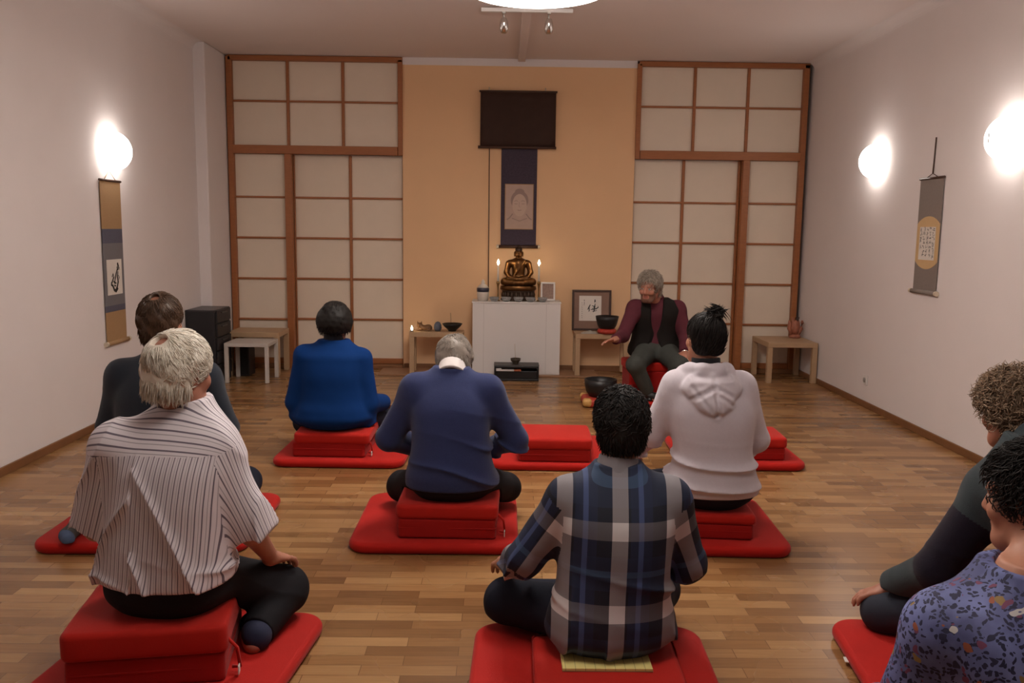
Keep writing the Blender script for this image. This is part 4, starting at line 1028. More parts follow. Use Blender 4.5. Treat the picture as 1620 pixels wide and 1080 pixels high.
YOKE = .585
def plaid_mat():
    m = mat('navy_plaid_flannel', (.03, .04, .09), .8, bump=.08, bscale=500); N, L, b = nodes(m)
    u = N.new('ShaderNodeUVMap'); sx = N.new('ShaderNodeSeparateXYZ'); L.new(u.outputs[0], sx.inputs[0])
    def band(src, per, a, w_, off=0):
        t = mth(N, L, 'MODULO', mth(N, L, 'ADD', src, 10*per+off), per)
        return mth(N, L, 'MULTIPLY', mth(N, L, 'GREATER_THAN', t, a), mth(N, L, 'LESS_THAN', t, a+w_))
    X, Y = sx.outputs[0], sx.outputs[1]
    def mixc(a, fac, col, amt):
        x = N.new('ShaderNodeMix'); x.data_type = 'RGBA'
        if isinstance(a, tuple): x.inputs[6].default_value = (*a, 1)
        else: L.new(a, x.inputs[6])
        x.inputs[7].default_value = (*col, 1); L.new(mth(N, L, 'MULTIPLY', fac, amt), x.inputs[0]); return x.outputs[2]
    P_ = .180; R_ = .262
    o = mixc((.006, .007, .018), band(X, P_, .060, .072, .026), (.010, .016, .050), .8)
    o = mixc(o, band(Y, R_, .10, .11, .125), (.012, .022, .060), .55)
    o = mixc(o, band(X, P_, .086, .017, .026), (.085, .125, .30), .5)
    o = mixc(o, band(Y, R_, .145, .020, .125), (.05, .10, .19), .5)
    o = mixc(o, band(Y, R_, .0, .055, .125), (.34, .30, .31), .26)
    o = mixc(o, band(X, P_, .0, .052, .026), (.46, .41, .42), .50)
    both = mth(N, L, 'MULTIPLY', band(X, P_, .0, .052, .026), band(Y, R_, .0, .055, .125))
    o = mixc(o, both, (.74, .68, .68), .72)
    L.new(o, b.inputs['Base Color']); return m
def floral_mat():
    m = mat('flowered_blouse', (.10, .11, .25), .75, bump=.05, bscale=400); N, L, b = nodes(m)
    tc = N.new('ShaderNodeTexCoord'); n0 = N.new('ShaderNodeTexNoise'); n0.inputs['Scale'].default_value = 22; L.new(tc.outputs['Object'], n0.inputs[0])
    vm = N.new('ShaderNodeVectorMath'); vm.operation = 'MULTIPLY_ADD'; L.new(n0.outputs['Color'], vm.inputs[0]); vm.inputs[1].default_value = (.05, .05, .05); L.new(tc.outputs['Object'], vm.inputs[2])
    def spots(scale, thr, col, prev, cut, feat='F1', inner=None):
        v = N.new('ShaderNodeTexVoronoi'); v.inputs['Scale'].default_value = scale; L.new(vm.outputs[0], v.inputs['Vector'])
        s = N.new('ShaderNodeSeparateXYZ'); L.new(v.outputs['Color'], s.inputs[0])
        f = mth(N, L, 'MULTIPLY', mth(N, L, 'LESS_THAN', v.outputs['Distance'], thr), mth(N, L, 'GREATER_THAN', s.outputs[0], cut))
        if inner: f = mth(N, L, 'MULTIPLY', f, mth(N, L, 'GREATER_THAN', v.outputs['Distance'], inner))
        x = N.new('ShaderNodeMix'); x.data_type = 'RGBA'; L.new(f, x.inputs[0]); x.inputs[7].default_value = (*col, 1)
        if isinstance(prev, tuple): x.inputs[6].default_value = (*prev, 1)
        else: L.new(prev, x.inputs[6])
        return x.outputs[2]
    r = ramp(N, [(.35, (.07, .078, .20)), (.65, (.19, .22, .48))]); n3 = N.new('ShaderNodeTexNoise'); n3.inputs['Scale'].default_value = 9; n3.inputs['Detail'].default_value = 3; L.new(tc.outputs['Object'], n3.inputs[0]); L.new(n3.outputs['Fac'], r.inputs[0])
    o = spots(95, .46, (.014, .014, .05), r.outputs[0], .35); o = spots(50, .34, (.02, .02, .06), o, .6)
    o = spots(44, .36, (.17, .045, .10), o, .84); o = spots(30, .32, (.30, .085, .04), o, .90); o = spots(34, .34, (.27, .17, .06), o, .91)
    o = spots(17, .21, (.55, .52, .52), o, .72, inner=.10)
    L.new(o, b.inputs['Base Color']); return m
def knit(name, c, **k): return mat(name, c, .9, noise=.10, nscale=60, bump=.25, bscale=450, sheen=.15, spec=.2, **k)
M_stripe, M_plaid, M_floral = stripe_mat(), plaid_mat(), floral_mat()
M_navyk = knit('slate_blue_knit', (.030, .041, .122)); M_char = knit('charcoal_knit', (.020, .026, .038)); M_fleece = mat('pale_lilac_fleece', (.60, .545, .60), .9, noise=.05, nscale=90, bump=.2, bscale=600, sheen=.3, spec=.15)
M_jacket = mat('royal_blue_wool', (.002, .031, .150), .85, noise=.08, nscale=60, bump=.12, bscale=500, spec=.15); M_teal = knit('dark_teal_knit', (.032, .045, .052)); M_purple = knit('black_purple_knit', (.010, .006, .016))
M_trous = mat('black_trousers', (.012, .011, .014), .85, noise=.1, nscale=30, bump=.1, bscale=500, spec=.2); M_navyt = mat('navy_trousers', (.012, .014, .026), .85, bump=.1, bscale=500, spec=.2)
M_greyt = mat('grey_green_trousers', (.055, .058, .052), .85, noise=.1, nscale=30, bump=.1, bscale=500, spec=.2); M_burg = mat('burgundy_shirt', (.095, .020, .030), .8, noise=.12, nscale=30, spec=.2); M_vest = mat('black_vest', (.014, .011, .010), .85, bump=.1, bscale=400, spec=.15)
M_wcollar = mat('white_collar', (.68, .62, .61), .7); M_sockb = mat('navy_sock', (.014, .018, .05), .9); M_sockg = mat('grey_sock', (.075, .075, .07), .9, bump=.2, bscale=600); M_sockl = mat('blue_sock_toe', (.08, .12, .22), .9); M_sockw = mat('pale_sock_cuff', (.45, .38, .34), .9)
H_white = hair_mat('white_hair', (.66, .58, .47), (.97, .93, .84)); H_grey = hair_mat('grey_hair', (.17, .125, .095), (.55, .47, .39)); H_black = hair_mat('black_hair', (.006, .005, .005), (.026, .019, .017), .58); H_brown = hair_mat('dark_brown_hair', (.040, .020, .011), (.14, .080, .048))
H_blond = hair_mat('ash_blond_curls', (.09, .055, .035), (.44, .30, .195)); H_bob = hair_mat('near_black_bob', (.006, .0045, .004), (.016, .012, .010), .6); H_steel = hair_mat('steel_grey_hair', (.14, .11, .09), (.42, .36, .31))

# ---- 1: man in the slate blue sweater, centre, head bowed
h = human('person in a slate blue sweater and white collar, head bowed, seen from behind', (-.240, 4.14, .225), .590, 0, 1.02, 1.08, (.0, .075, -.045), shift=(0, -.12, .012), cush=(-.245, 4.06, .213, .48, .42, -.02), neck_r=.050, head=((-.238, 4.335, .832), 0, .75, 0),
    arms={'L': ((-.410, 4.17, .715), (-.545, 4.20, .470), (-.375, 4.44, .355)), 'R': ((-.068, 4.17, .715), (.068, 4.20, .470), (-.10, 4.44, .355))},
    legs={'L': ((-.335, 4.17, .285), (-.515, 4.48, .155), (-.12, 4.62, .105)), 'R': ((-.145, 4.17, .285), (.035, 4.48, .155), (-.36, 4.56, .115))},
    hands={'L': ((.8, .45, -.25), (0, .5, .8), .6), 'R': ((-.8, .45, -.25), (0, .5, .8), .6)}, feet={'L': ((.9, -.1, -.1), (.1, .6, .7)), 'R': ((-.9, -.1, -.1), (-.1, .6, .7))},
    garments=[dict(name='sweater', mats=M_navyk, ease=.018, sl_ease=.020, hem=.055, fold=('knit', .014), seed=11, neck=1.01, neck_r=.062, flare=[(.0, .012), (.12, .012), (.2, .018), (.35, .016), (.6, .004), (.8, 0)], cuff=.05),
              dict(name='trousers', mats=M_trous, kind='trousers', ease=.014, legs_ease=.012, fold=('trouser', .006), seed=12)],
    hair=dict(m=H_steel, th=.012, nape=-.100, n=1800, length=.045, seed=21, lift=.003))
collar(h, M_wcollar, .060, .066, 'shirt_collar', up0=-.034, th=.006)

# ---- 2: man in the striped shirt, nearest on the left, body turned to the right
h = human('person with white hair in a white striped short-sleeved shirt, nearest at left', (-1.135, 2.865, .243), .668, -.16, 1.04, 1.06, (.045, .05, -.03), shift=(.035, -.125, .022), cush=(-1.140, 2.735, .240, .49, .42, .16), head=((-1.085, 2.890, 1.008), -.52, .16, .06), hs=1.0, skin=M_skin2,
    arms={'L': ((-1.275, 2.84, .762), (-1.378, 2.89, .470), (-1.36, 3.13, .360)), 'R': ((-.985, 2.86, .762), (-.866, 2.90, .455), (-.852, 3.07, .300))},
    legs={'L': ((-1.225, 2.93, .310), (-1.35, 3.30, .150), (-.98, 3.30, .10)), 'R': ((-1.035, 2.92, .310), (-.83, 3.18, .160), (-.875, 2.95, .098))},
    hands={'R': ((.28, .82, -.28), (.15, .3, .95), .55, 1.05), 'L': ((.1, .9, -.3), (0, .3, .9), .5)}, feet={'R': ((-.35, .75, -.1), (.5, .2, .8)), 'L': ((.9, .0, -.1), (0, .5, .8))}, vox=.0055,
    garments=[dict(name='shirt', mats=M_stripe, ease=.014, sl_ease=.025, sleeve=.98, hem=.105, yoke=.80, sh_k=.035, fold=('shirt', .013), seed=31, neck_r=.058, flare=[(.0, .006), (.13, .012), (.19, .024), (.28, .026), (.45, .022), (.65, .010), (.85, 0)], armk=.045),
              dict(name='trousers', mats=M_trous, kind='trousers', ease=.016, legs_ease=.016, fold=('trouser', .007), seed=32)],
    hair=dict(m=H_white, th=.013, nape=-.062, n=5500, length=.060, seed=22, lift=.0035, vol=.001, bald=((-.004, -.088, .088), (.030, .028, .026)), jit=.28, rad=.0010, crown=(-.004, -.075, .098)))
collar(h, M_stripe, .060, .064, 'collar', up0=-.018, th=.007)
sdf_part(h, 'sock', M_sockb, lambda G: (G.u(cone(h.legs['R'][2]+A(.01, -.03, 0), h.legs['R'][2]+A(-.05, .11, -.02), .048, .042)), G.u(cone(h.legs['R'][2], h.legs['R'][2]+.25*(h.legs['R'][1]-h.legs['R'][2]), .046, .05), .02)), h.legs['R'][2]-.16, h.legs['R'][2]+.2)

# ---- 3: man in the plaid shirt, nearest in the middle
h = human('person with short black hair in a navy plaid shirt with rolled sleeves', (.380, 2.800, .112), .595, -.02, 1.06, 1.06, (.018, .055, -.03), shift=(0, -.03, 0), cush=(.357, 2.60, .102, .475, .46, -.02), head=((.412, 2.905, .842), .02, .14, 0), hs=.98,
    arms={'L': ((.232, 2.825, .598), (.090, 2.86, .375), (.015, 3.06, .275)), 'R': ((.562, 2.825, .598), (.655, 2.86, .362), (.60, 3.08, .275))},
    legs={'L': ((.285, 2.84, .185), (.030, 3.02, .150), (.36, 3.16, .10)), 'R': ((.470, 2.84, .185), (.605, 3.14, .145), (.24, 3.22, .10))},
    hands={'L': ((-.1, .9, -.35), (-.1, .3, .95), .6), 'R': ((-.1, .9, -.35), (.1, .3, .95), .6)}, feet={'L': ((.9, .1, -.1), (0, .5, .8)), 'R': ((-.9, .1, -.1), (0, .5, .8))}, vox=.0055,
    garments=[dict(name='plaid_shirt', mats=M_plaid, ease=.014, sl_ease=.021, sleeve=1.42, cuff=.05, hem=-.03, sh_k=.035, fold=('shirt2', .016), seed=41, neck_r=.058, flare=[(-.05, .012), (.0, .016), (.10, .020), (.22, .012), (.34, .012), (.6, .004), (.85, 0)], armk=.045),
              dict(name='trousers', mats=M_navyt, kind='trousers', ease=.010, legs_ease=.020, fold=('trouser', .006), seed=42)],
    hair=dict(m=H_black, th=.013, nape=-.088, n=3000, length=.032, seed=23, lift=.006, vol=.003, jit=.7, rad=.0010))
collar(h, M_plaid, .060, .044, 'collar', up0=-.010)

# ---- 4: person in the pale hooded top
def hood(h, G):
    M = frame3(h.yaw); c7 = h.c7
    tx, ty = h.spine(np.array([1.0, .88, .75])); zt = TT*h.H
    g = lambda x, y, z: c7+M@A(x, y, z)
    by = lambda dz: float(np.interp(1+dz/h.H, TT, -RY*h.deep-.018)+np.interp(1+dz/h.H, [.6, .75, .88, 1.0, 1.2], [h.spine(np.array([q]))[1][0] for q in (.6, .75, .88, 1.0, 1.2)])-h.spine(np.array([1.0]))[1][0])
    # rolled collar part around the neck, falling to the back
    ring = [g(-.070, .075, -.030), g(-.100, .020, -.004), g(-.088, by(.0)*.45, .018), g(-.040, by(0)-.002, .024), g(.040, by(0)-.002, .024), g(.088, by(.0)*.45, .018), g(.100, .020, -.004), g(.070, .075, -.030)]
    for p in chain(ring, [.030, .034, .034, .032, .032, .034, .034, .030]): G.u(p, .02)
    # the pouch hanging down the back
    a = math.atan2(by(-.15)-by(0), -.15)
    Mh = M@frame3(0, 0, 0); tilt = math.atan2(by(0)-by(-.14), .14)
    c_, s_ = math.cos(tilt), math.sin(tilt); Mh = M@np.array([[1, 0, 0], [0, c_, s_], [0, -s_, c_]])
    G.u(ell(g(0, by(-.055)-.004, -.052), A(.140, .044, .084), Mh), .010)
    G.u(ell(g(0, by(-.110)-.010, -.108), A(.092, .038, .070), Mh), .018)
    for e in (-1, 1): G.u(cone(g(e*.085, by(0)*.6, .005), g(e*.112, by(-.06)+.025, -.06), .033, .030), .02)
    lines = [((.004, -.02), (.010, -.17), .007, .010), ((.014, -.045), (.085, -.085), .006, .008), ((-.010, -.050), (-.095, -.095), .007, .009), ((-.10, -.045), (-.020, -.150), .005, .008),
             ((.030, -.085), (.080, -.125), .005, .008), ((-.085, -.004), (.085, -.002), .007, .010), ((.02, -.06), (.035, -.14), .004, .007)]
    def crease(p):
        d = (p-c7)@M; back = np.clip((float(by(-.06))+.035-d[:, 1])/.02, 0, 1); o = np.zeros(len(p))
        for (x0, z0), (x1, z1), dep, w_ in lines:
            t = np.clip(((d[:, 0]-x0)*(x1-x0)+(d[:, 2]-z0)*(z1-z0))/((x1-x0)**2+(z1-z0)**2), 0, 1); e = (d[:, 0]-x0-t*(x1-x0))**2+(d[:, 2]-z0-t*(z1-z0))**2
            o += dep*np.exp(-e/w_**2)-dep*.5*np.exp(-(np.sqrt(e)-2.0*w_)**2/w_**2)
        return o*back
    G.displace(crease, .03)
h = human('person with black hair in a small bun and a pale lilac hooded top', (1.035, 4.12, .205), .620, .02, 1.06, 1.08, (-.045, .045, -.03), shift=(0, -.09, .01), cush=(.985, 4.09, .173, .48, .42, -.08), head=((.984, 4.205, .978), .22, .10, .05), hs=.96,
    arms={'L': ((.850, 4.14, .748), (.745, 4.20, .500), (.672, 4.42, .340)), 'R': ((1.150, 4.14, .748), (1.260, 4.19, .480), (1.135, 4.42, .370))},
    legs={'L': ((.935, 4.16, .265), (.71, 4.52, .150), (1.08, 4.60, .10)), 'R': ((1.120, 4.16, .265), (1.27, 4.52, .150), (.92, 4.56, .11))},
    hands={'L': ((.1, .9, -.35), (0, .3, .9), .6), 'R': ((-.7, .6, -.3), (0, .4, .9), .6)}, feet={'L': ((.9, .1, -.1), (0, .5, .8)), 'R': ((-.9, .1, -.1), (0, .5, .8))},
    garments=[dict(name='hooded_top', mats=M_fleece, ease=.018, sl_ease=.020, hem=.050, sh_k=.04, fold=('hoodie', .012), seed=51, neck=1.02, neck_r=.060, flare=[(.0, .010), (.10, .010), (.2, .010), (.35, .004), (.6, .006), (.85, .006)], extra=hood, cuff=.04),
              dict(name='trousers', mats=M_navyt, kind='trousers', ease=.012, legs_ease=.014, fold=('trouser', .005), seed=52)])
def bun(h, G, g, M):
    for k, (x, y, z, r) in enumerate([(.030, -.055, .128, .030), (.052, -.060, .138, .024), (.012, -.050, .136, .020), (.045, -.040, .126, .026), (.036, -.075, .118, .028)]): G.u(ell(g(x, y, z), A(r, r*.8, r*.75), M), .010)
make_hair(h, H_black, th=.010, nape=-.088, n=1500, length=.065, seed=24, style='up', lift=.002, jit=.1, side=.004, extra=bun)
def tuft():
    M, c = h.hM, h.hc; bm = nb(); rr = random.Random(3)
    for k in range(70):
        b_ = c+M@A(rr.uniform(.0, .062), rr.uniform(-.085, -.035), rr.uniform(.115, .135)); d = M@unit(A(rr.uniform(-.7, .9), rr.uniform(-.6, .3), rr.uniform(.1, 1.0)))
        e = b_+d*rr.uniform(.02, .045); tube([tuple(b_-h.seat), tuple((b_+e)/2-h.seat+A(0, 0, .004)), tuple(e-h.seat)], [.0022, .0018, .0005], 4, bm, False)
    return obj('loose_strands', bm, H_black, h.o)
tuft()
collar(h, mat('black_scarf', (.010, .009, .012), .9, bump=.2, bscale=300), .056, .062, 'scarf', up0=.010, th=.012)

# ---- 5: woman in the royal blue jacket
h = human('person with a black bob and a royal blue jacket, seen from behind', (-1.090, 5.53, .245), .52, -.05, 1.06, 1.0, (.005, .03, -.02), shift=(0, -.08, .006), cush=(-1.085, 5.47, .213, .48, .40, -.03), head=((-1.075, 5.575, .888), -.10, .08, .05), hs=.97,
    arms={'L': ((-1.262, 5.53, .668), (-1.330, 5.53, .370), (-1.29, 5.74, .310)), 'R': ((-.908, 5.53, .650), (-.862, 5.53, .360), (-.800, 5.78, .320))},
    legs={'L': ((-1.18, 5.56, .28), (-1.36, 5.88, .16), (-1.02, 6.0, .10)), 'R': ((-.99, 5.56, .28), (-.79, 5.86, .19), (-1.10, 5.98, .11))},
    hands={'L': ((.2, .9, -.3), (0, .3, .9), .5), 'R': ((.05, .9, -.3), (.1, .3, .95), .5)}, feet={'L': ((.9, .1, -.1), (0, .5, .8)), 'R': ((-.9, .1, -.1), (0, .5, .8))},
    garments=[dict(name='jacket', mats=M_jacket, ease=.018, sl_ease=.018, hem=-.03, fold=('plain', .004), seed=61, sh_k=.02, armk=.035, sleeveflare=.010, flare=[(-.06, .064), (.0, .058), (.12, .040), (.25, .028), (.4, .024), (.6, .014), (.75, .006), (.86, .016), (.93, .012)], cuff=0,
        extra=lambda h, G: ([G.u(cone(h.arms[e][0]+A(-.02*sg, 0, .030), h.arms[e][0]+A(.028*sg, 0, .026), .034, .030), .02) for e, sg in (('L', -1), ('R', 1))], G.u(cone(h.seat+A(.10, .03, .16), h.seat+A(.235, .02, -.035), .09, .055, True), .06), G.u(cone(h.seat+A(-.10, .03, .16), h.seat+A(-.24, .03, .0), .09, .06, True), .06))),
              dict(name='trousers', mats=M_navyt, kind='trousers', ease=.008, legs_ease=.012, fold=('trouser', .005), seed=62)],
    hair=dict(m=H_bob, th=.016, nape=-.074, n=900, length=.035, seed=25, style='bob', lift=.001, jit=.08, side=.020, cutear=False, vol=.004, crown=(0, -.02, .115)))
collar(h, M_jacket, .058, .034, 'jacket_collar', up0=-.012, th=.012)
collar(h, mat('black_blouse', (.010, .010, .016), .8), .054, .085, 'blouse_collar', up0=-.005, th=.004)

# ---- 6: kneeling man at the left wall
h = human('person with thinning brown hair in a charcoal sweater, kneeling by the wall', (-1.625, 4.02, .235), .655, 0, 1.14, 1.08, (.025, .05, -.03), cush=(-1.60, 4.10, .205, .345, .40, 0), head=((-1.622, 4.065, 1.045), -.05, .05, .02), hs=1.04,
    arms={'L': ((-1.800, 4.03, .785), (-1.885, 4.05, .53), (-1.80, 4.28, .40)), 'R': ((-1.420, 4.03, .780), (-1.330, 4.05, .53), (-1.40, 4.28, .40))},
    legs={'L': ((-1.70, 4.06, .30), (-1.90, 4.40, .145), (-1.975, 3.93, .108)), 'R': ((-1.50, 4.06, .30), (-1.36, 4.46, .145), (-1.27, 4.06, .112))},
    hands={'L': ((.3, .9, -.3), (0, .3, .9), .5), 'R': ((-.3, .9, -.3), (0, .3, .9), .5)},
    garments=[dict(name='sweater', mats=M_char, ease=.018, sl_ease=.022, hem=-.01, fold=('knit', .007), seed=71, cuff=.05, flare=[(0, .01), (.3, .012), (.7, .006), (.86, .006)]),
              dict(name='trousers', mats=M_navyt, kind='trousers', ease=.012, legs_ease=.014, fold=('trouser', .005), seed=72, leg_len=1.0)],
    hair=dict(m=H_brown, th=.014, nape=-.088, n=2600, length=.042, seed=26, lift=.003, bald=((0, -.066, .112), (.022, .026, .016)), jit=.3, crown=(0, -.06, .105)))
def kneel_sock(e, lab):
    a = h.legs[e][2]; G0 = a-A(.10, .30, .10); G1 = a+A(.10, .14, .10)
    def zone(fc):
        d = a[1]-fc[:, 1]; mi = np.zeros(len(fc), int); mi[d > .150] = 1; mi[d < .035] = 2; return mi
    sdf_part(h, 'sock', [M_sockg, M_sockl, M_sockw], lambda G: (G.u(cone(a+A(0, .05, .004), a-A(0, .03, .004), .047, .042)), G.u(cone(a-A(0, .03, .006), a-A(.01*(1 if e == 'L' else -1), .13, .028), .040, .033), .02), G.u(cone(a-A(.012, .13, .030), a-A(-.012, .17, .036), .033, .028), .02), G.cut(half((0, 0, .060), (0, 0, 1), G.lo, G.hi), .004)), G0, G1, zone=zone, label=lab)
kneel_sock('L', 'grey sock with pale cuff and blue toe'); kneel_sock('R', 'grey sock with pale cuff and blue toe')

# ---- 7: teacher facing the group
def vest_front(h, G):
    M = frame3(h.yaw); c7 = h.c7; g = lambda x, y, z: c7+M@A(x, y, z)
    G.cut(cone(g(0, .125, -.02), g(.012, .118, -.54), .050, .062), .006); G.cut(cone(g(0, .09, .02), g(0, .15, -.16), .062, .052), .01)
    for e in ('L', 'R'): s_ = h.arms[e][0]; G.cut(cone(s_+M@A(-.0 if e == 'L' else 0, 0, -.02), s_+M@A(-.12 if e == 'L' else .12, 0, -.04), .078, .11), .01)
h = human('person with grey hair in a black vest over burgundy shirt, facing the group', (1.365, 7.56, .375), .525, PI-.10, 1.10, 1.05, (0, .055, -.02), head=((1.275, 7.395, 1.022), PI-.02-.52, .20, -.03), hs=1.0, skin=M_skin2,
    arms={'R': ((1.172, 7.50, .825), (1.050, 7.36, .595), (.962, 7.15, .590)), 'L': ((1.545, 7.50, .825), (1.612, 7.44, .590), (1.572, 7.24, .470))},
    legs={'R': ((1.27, 7.46, .425), (1.13, 7.14, .375), (1.255, 7.24, .135)), 'L': ((1.46, 7.46, .425), (1.515, 7.15, .37), (1.43, 7.30, .125))},
    hands={'R': ((-.80, -.50, -.10), (-.2, .35, .9), .35), 'L': ((-.35, -.8, -.35), (.1, -.3, .95), .6)}, feet={'R': ((.75, -.45, -.15), (.4, -.3, .85)), 'L': ((-.75, -.45, -.15), (-.3, -.3, .85))}, vox=.0055,
    garments=[dict(name='shirt', mats=M_burg, ease=.012, sl_ease=.016, hem=.03, fold=('shirt', .006), seed=81, cuff=.05, neck_r=.055),
              dict(name='vest', mats=M_vest, ease=.026, sleeve=0, hem=.02, fold=('plain', .004), seed=82, neck=.985, neck_r=.07, extra=vest_front, flare=[(0, .012), (.2, .012), (.5, .004)]),
              dict(name='trousers', mats=M_greyt, kind='trousers', ease=.010, legs_ease=.016, fold=('trouser', .006), seed=83, leg_len=1.02)],
    hair=dict(m=H_grey, th=.016, nape=-.080, n=2200, length=.055, seed=27, lift=.010, vol=.005, jit=.6, front=-.004, side=.006, curl=.003))
collar(h, M_burg, .058, .045, 'shirt_collar', up0=-.010, open_front=.03)
sdf_part(h, 'beard', hair_mat('grey_stubble', (.16, .075, .05), (.34, .22, .17), .7), lambda G: (head_sdf(G, h.hc, h.hM, 1.012), G.displace(lambda p: -.0006+0*p[:, 0], .02), G.cut(half(h.hc+h.hM@A(0, 0, -.052), h.hM@A(0, .10, -1), G.lo, G.hi), .002), G.cut(half(h.hc+h.hM@A(0, .028, 0), h.hM@A(0, 1, 0), G.lo, G.hi), .002), G.cut(cone(h.hc+h.hM@A(-.02, .11, -.068), h.hc+h.hM@A(.02, .11, -.068), .024, .024), .004)), h.hc-.2, h.hc+.2, .0045)
sdf_part(h, 'eyebrow', H_steel, lambda G: [G.u(cone(h.hc+h.hM@A(e*.016, .093, .022), h.hc+h.hM@A(e*.048, .082, .020), .005, .004)) for e in (-1, 1)], h.hc-.2, h.hc+.2, .003)
w_ = h.arms['L'][2]; e_ = h.arms['L'][1]; d_ = unit(w_-e_)
bm = tube([tuple(w_-d_*.012-h.seat), tuple(w_+d_*.012-h.seat)], .034, 20); obj('watch', bm, M_chrome, h.o)
M_shoe = mat('black_shoe', (.010, .009, .009), .5)
def shoe(k, nm):
    a = h.legs[k][2]; d = unit(A(.75, -.45, -.15) if k == 'R' else A(-.75, -.45, -.15))
    sdf_part(h, 'shoe', M_shoe, lambda G: (G.u(cone(a-A(0, 0, .03)-d*.03, a+d*.10-A(0, 0, .035), .044, .036)), G.u(cone(a+d*.10-A(0, 0, .035), a+d*.18-A(0, 0, .035), .038, .032), .02), G.cut(half((0, 0, .06), (0, 0, 1), G.lo, G.hi), .003)), a-.26, a+.26)
shoe('R', 'shoe'); shoe('L', 'shoe')

# ---- 8: curly haired man at the right
def color_block(h, fc, reg):
    mi = np.zeros(len(fc), int); z = fc[:, 2]; mi[(reg == 0) & (z < .545)] = 1
    for k, rg in (('L', 1), ('R', 2)):
        s_, e_, w_ = h.arms[k]; t, _ = seg_t(fc, s_, e_); t2, d2 = seg_t(fc, e_, w_)
        r_ = reg == rg; mi[r_ & (t > .30)] = 1; mi[r_ & (t2 > .10) & (t > .93)] = 0
    return mi
h = human('person with ash blond curls in a dark teal and black sweater, right edge', (1.835, 2.62, .232), .60, .12, 1.14, 1.1, (-.05, .10, -.05), cush=(1.82, 2.60, .198, .46, .40, -.1), head=((1.772, 2.880, .902), .34, .20, -.06), hs=1.0, skin=M_skin2,
    arms={'L': ((1.640, 2.74, .650), (1.505, 2.80, .355), (1.438, 2.985, .212)), 'R': ((2.00, 2.72, .690), (2.13, 2.78, .40), (2.02, 3.0, .25))},
    legs={'L': ((1.735, 2.70, .28), (1.420, 2.985, .118), (1.78, 3.06, .10)), 'R': ((1.925, 2.70, .28), (2.15, 3.02, .15), (1.75, 3.12, .105))},
    hands={'L': ((-.80, .42, -.42), (-.35, .2, .9), .5), 'R': ((.1, .9, -.3), (0, .3, .9), .5)}, feet={'L': ((.9, .1, -.1), (0, .5, .8)), 'R': ((-.9, .1, -.1), (0, .5, .8))}, vox=.0055,
    garments=[dict(name='sweater', mats=[M_teal, M_purple], ease=.022, sl_ease=.030, sleeve=1.92, cuff=.055, hem=-.01, fold=('knit', .007), seed=91, zone=color_block, flare=[(0, .012), (.3, .014), (.7, .008)]),
              dict(name='jeans', mats=mat('dark_jeans', (.018, .022, .038), .85, noise=.15, nscale=40, bump=.1, bscale=500), kind='trousers', ease=.012, legs_ease=.018, fold=('trouser', .006), seed=92)],
    hair=dict(m=H_blond, th=.014, nape=-.085, n=3600, length=.072, seed=28, lift=.020, vol=.004, jit=1.3, curl=.009, rad=.0013, side=-.010))
collar(h, M_teal, .062, .05, 'collar', up0=-.005, th=.012)

# ---- 9: woman in the flowered blouse, nearest at the right edge
h = human('person with short black hair in a blue flowered blouse, cut by the right edge', (1.235, 1.765, .205), .555, .25, 1.24, 1.2, (-.03, .06, -.03), cush=(1.24, 1.70, .178, .46, .40, -.1), head=((1.257, 1.930, .888), .62, .12, -.02), hs=1.0,
    arms={'L': ((1.000, 1.80, .622), (.950, 1.86, .36), (1.01, 2.10, .27)), 'R': ((1.395, 1.88, .622), (1.54, 1.92, .37), (1.42, 2.14, .27))},
    legs={'L': ((1.14, 1.83, .25), (.95, 2.18, .15), (1.26, 2.28, .10)), 'R': ((1.33, 1.87, .25), (1.52, 2.22, .15), (1.16, 2.32, .105))},
    hands={'L': ((.5, .7, -.3), (0, .3, .9), .5), 'R': ((-.5, .7, -.3), (0, .3, .9), .5)}, vox=.0055,
    garments=[dict(name='blouse', mats=M_floral, ease=.020, sl_ease=.032, hem=-.01, fold=('plain', .006), seed=101, neck=.965, neck_r=.072, flare=[(0, .02), (.3, .02), (.6, .014), (.85, .010)]),
              dict(name='trousers', mats=M_trous, kind='trousers', ease=.006, legs_ease=.012, fold=('trouser', .005), seed=102)],
    hair=dict(m=H_black, th=.016, nape=-.070, n=3000, length=.045, seed=29, lift=.007, vol=.006, jit=.5, curl=.003, rad=.0010, side=-.006))

# ---- cat figurine on the side table
t, m_ = CATSPEC; b_ = A(*t.location)
def cat(G):
    g = lambda x, y, z: b_+A(x, y, z)
    G.u(ell(g(.025, 0, .030), A(.062, .034, .030))); G.u(ell(g(.055, .004, .034), A(.034, .036, .032)), .02); G.u(ell(g(-.038, -.004, .058), A(.027, .024, .026)), .018)
    G.u(cone(g(-.02, 0, .04), g(-.035, -.003, .055), .024, .02), .02); G.u(ell(g(-.046, -.024, .052), A(.012, .012, .010)), .01)
    for e in (-1, 1): G.u(cone(g(-.038+e*.017, 0, .074), g(-.038+e*.022, 0, .102), .010, .002), .006)
    for e in (-1, 1): G.u(cone(g(-.02, e*.016, .014), g(-.065, e*.016-.004, .009), .011, .009), .01)
    G.u(cone(g(.08, 0, .02), g(.06, -.04, .010), .010, .008), .01); G.u(cone(g(.06, -.04, .010), g(.01, -.048, .009), .008, .006), .008)
G = Field(b_-A(.12, .1, .02), b_+A(.13, .1, .13), .0035); cat(G); G.cut(half(b_+A(0, 0, .001), (0, 0, 1), G.lo, G.hi)); P, Q = G.mesh(); P = relax(P, Q, 1)
o = mesh_obj('body', P, Q, m_, t, b_); 
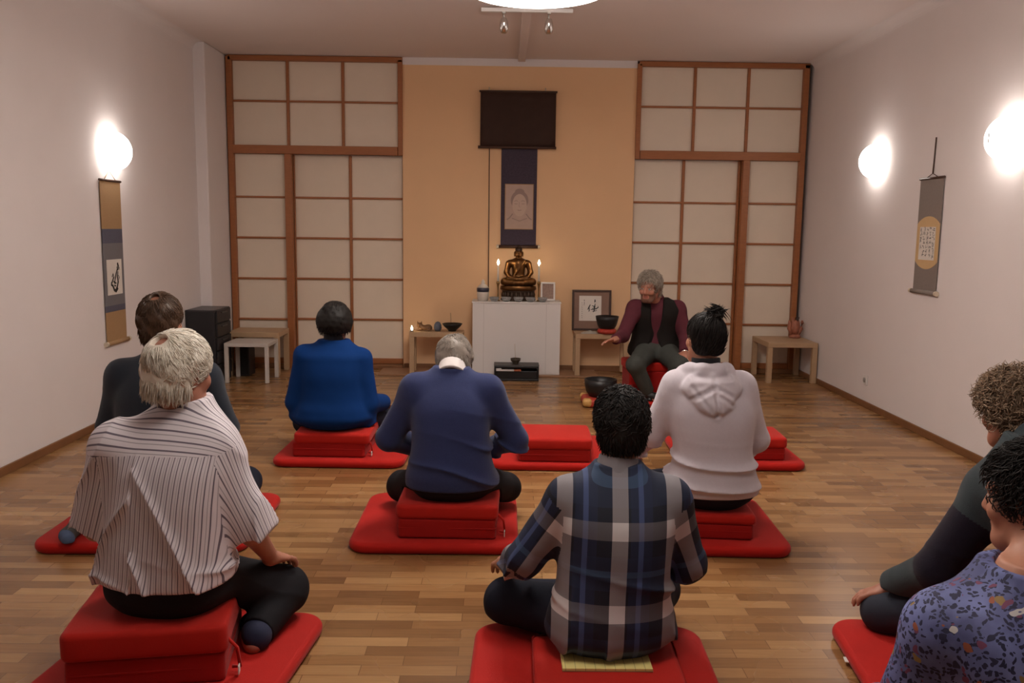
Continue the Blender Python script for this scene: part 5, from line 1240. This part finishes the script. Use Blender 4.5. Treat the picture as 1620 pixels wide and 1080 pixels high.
# ---- bronze seated statue on the altar
def statue():
    t = empty('seated_statue', (.165, 8.925, ZA)); tag(t, 'dark bronze seated meditating statue on the altar between the candles', 'statue'); b = A(*t.location)
    g = lambda x, y, z: b+A(x, y, z); sc = 1.0
    def body(G):
        G.u(ell(g(0, .0, .145), A(.085, .065, .05))); G.u(cone(g(0, .005, .15), g(0, .012, .33), .075, .088), .04); G.u(cone(g(-.10, .01, .345), g(.10, .01, .345), .040, .040), .035)
        G.u(cone(g(0, .01, .35), g(0, .0, .41), .034, .030), .02)
        G.u(ell(g(0, -.004, .462), A(.050, .054, .064)), .012); G.u(ell(g(0, .004, .516), A(.045, .048, .030)), .015); G.u(ell(g(0, .006, .548), A(.022, .024, .026)), .012)
        for e in (-1, 1):
            G.u(ell(g(e*.053, .004, .455), A(.008, .014, .036)), .006)
            for p in chain([g(e*.125, .012, .335), g(e*.152, .0, .225), g(e*.115, -.05, .165), g(e*.03, -.085, .148)], [.040, .034, .030, .022]): G.u(p, .018)
            for p in chain([g(e*.06, .0, .115), g(e*.175, -.05, .105), g(e*.06, -.10, .095), g(-e*.05, -.10, .100)], [.055, .048, .036, .028]): G.u(p, .02)
        G.u(cone(g(0, -.062, .47), g(0, -.068, .445), .005, .009), .006); G.u(ell(g(0, -.085, .150), A(.036, .022, .016)), .012)
        G.u(cone(g(-.02, -.055, .484), g(.02, -.055, .484), .006, .006), .008)
        G.cut(cone(g(.10, -.075, .34), g(-.09, -.085, .20), .004, .004), .012)
        G.u(cone(g(.075, -.040, .375), g(-.055, -.075, .19), .012, .012), .02)
    G = Field(b-A(.27, .19, .02), b+A(.27, .15, .62), .0042); body(G); G.cut(half(g(0, 0, .066), (0, 0, 1), G.lo, G.hi)); P, Q = G.mesh(); P = relax(P, Q, 1)
    mi = ((P[Q].mean(1)[:, 2]-b[2]) > .497).astype(int); P = b+(P-b)*.82+A(0, 0, .108)
    mesh_obj('figure', P, Q, [M_bronze, M_darkbz], t, b, midx=mi)
    obj('upper_base', lathe([(0, .050), (.175, .052), (.19, .06), (.185, .075), (.15, .080), (0, .080)], 40), M_bronze, t, smooth=True).scale = (1.0, .60, 2.0)
    bm = lathe([(0, 0), (.19, 0), (.195, .008), (.175, .018), (.165, .030), (.178, .045), (.185, .052), (0, .052)], 40)
    obj('lower_base', bm, M_darkbz, t, smooth=True).scale = (.94, .58, 1.95)
    for k in range(22):
        a = 2*PI*k/22; p = lathe([(0, 0), (.016, .004), (.018, .016), (.010, .030), (0, .034)], 10, c=(0, 0, 0))
        o = obj('petal', p, M_darkbz, t, loc=(.160*math.cos(a), .100*math.sin(a), .030), smooth=True); o.scale = (1, 1, 1.9)
statue()
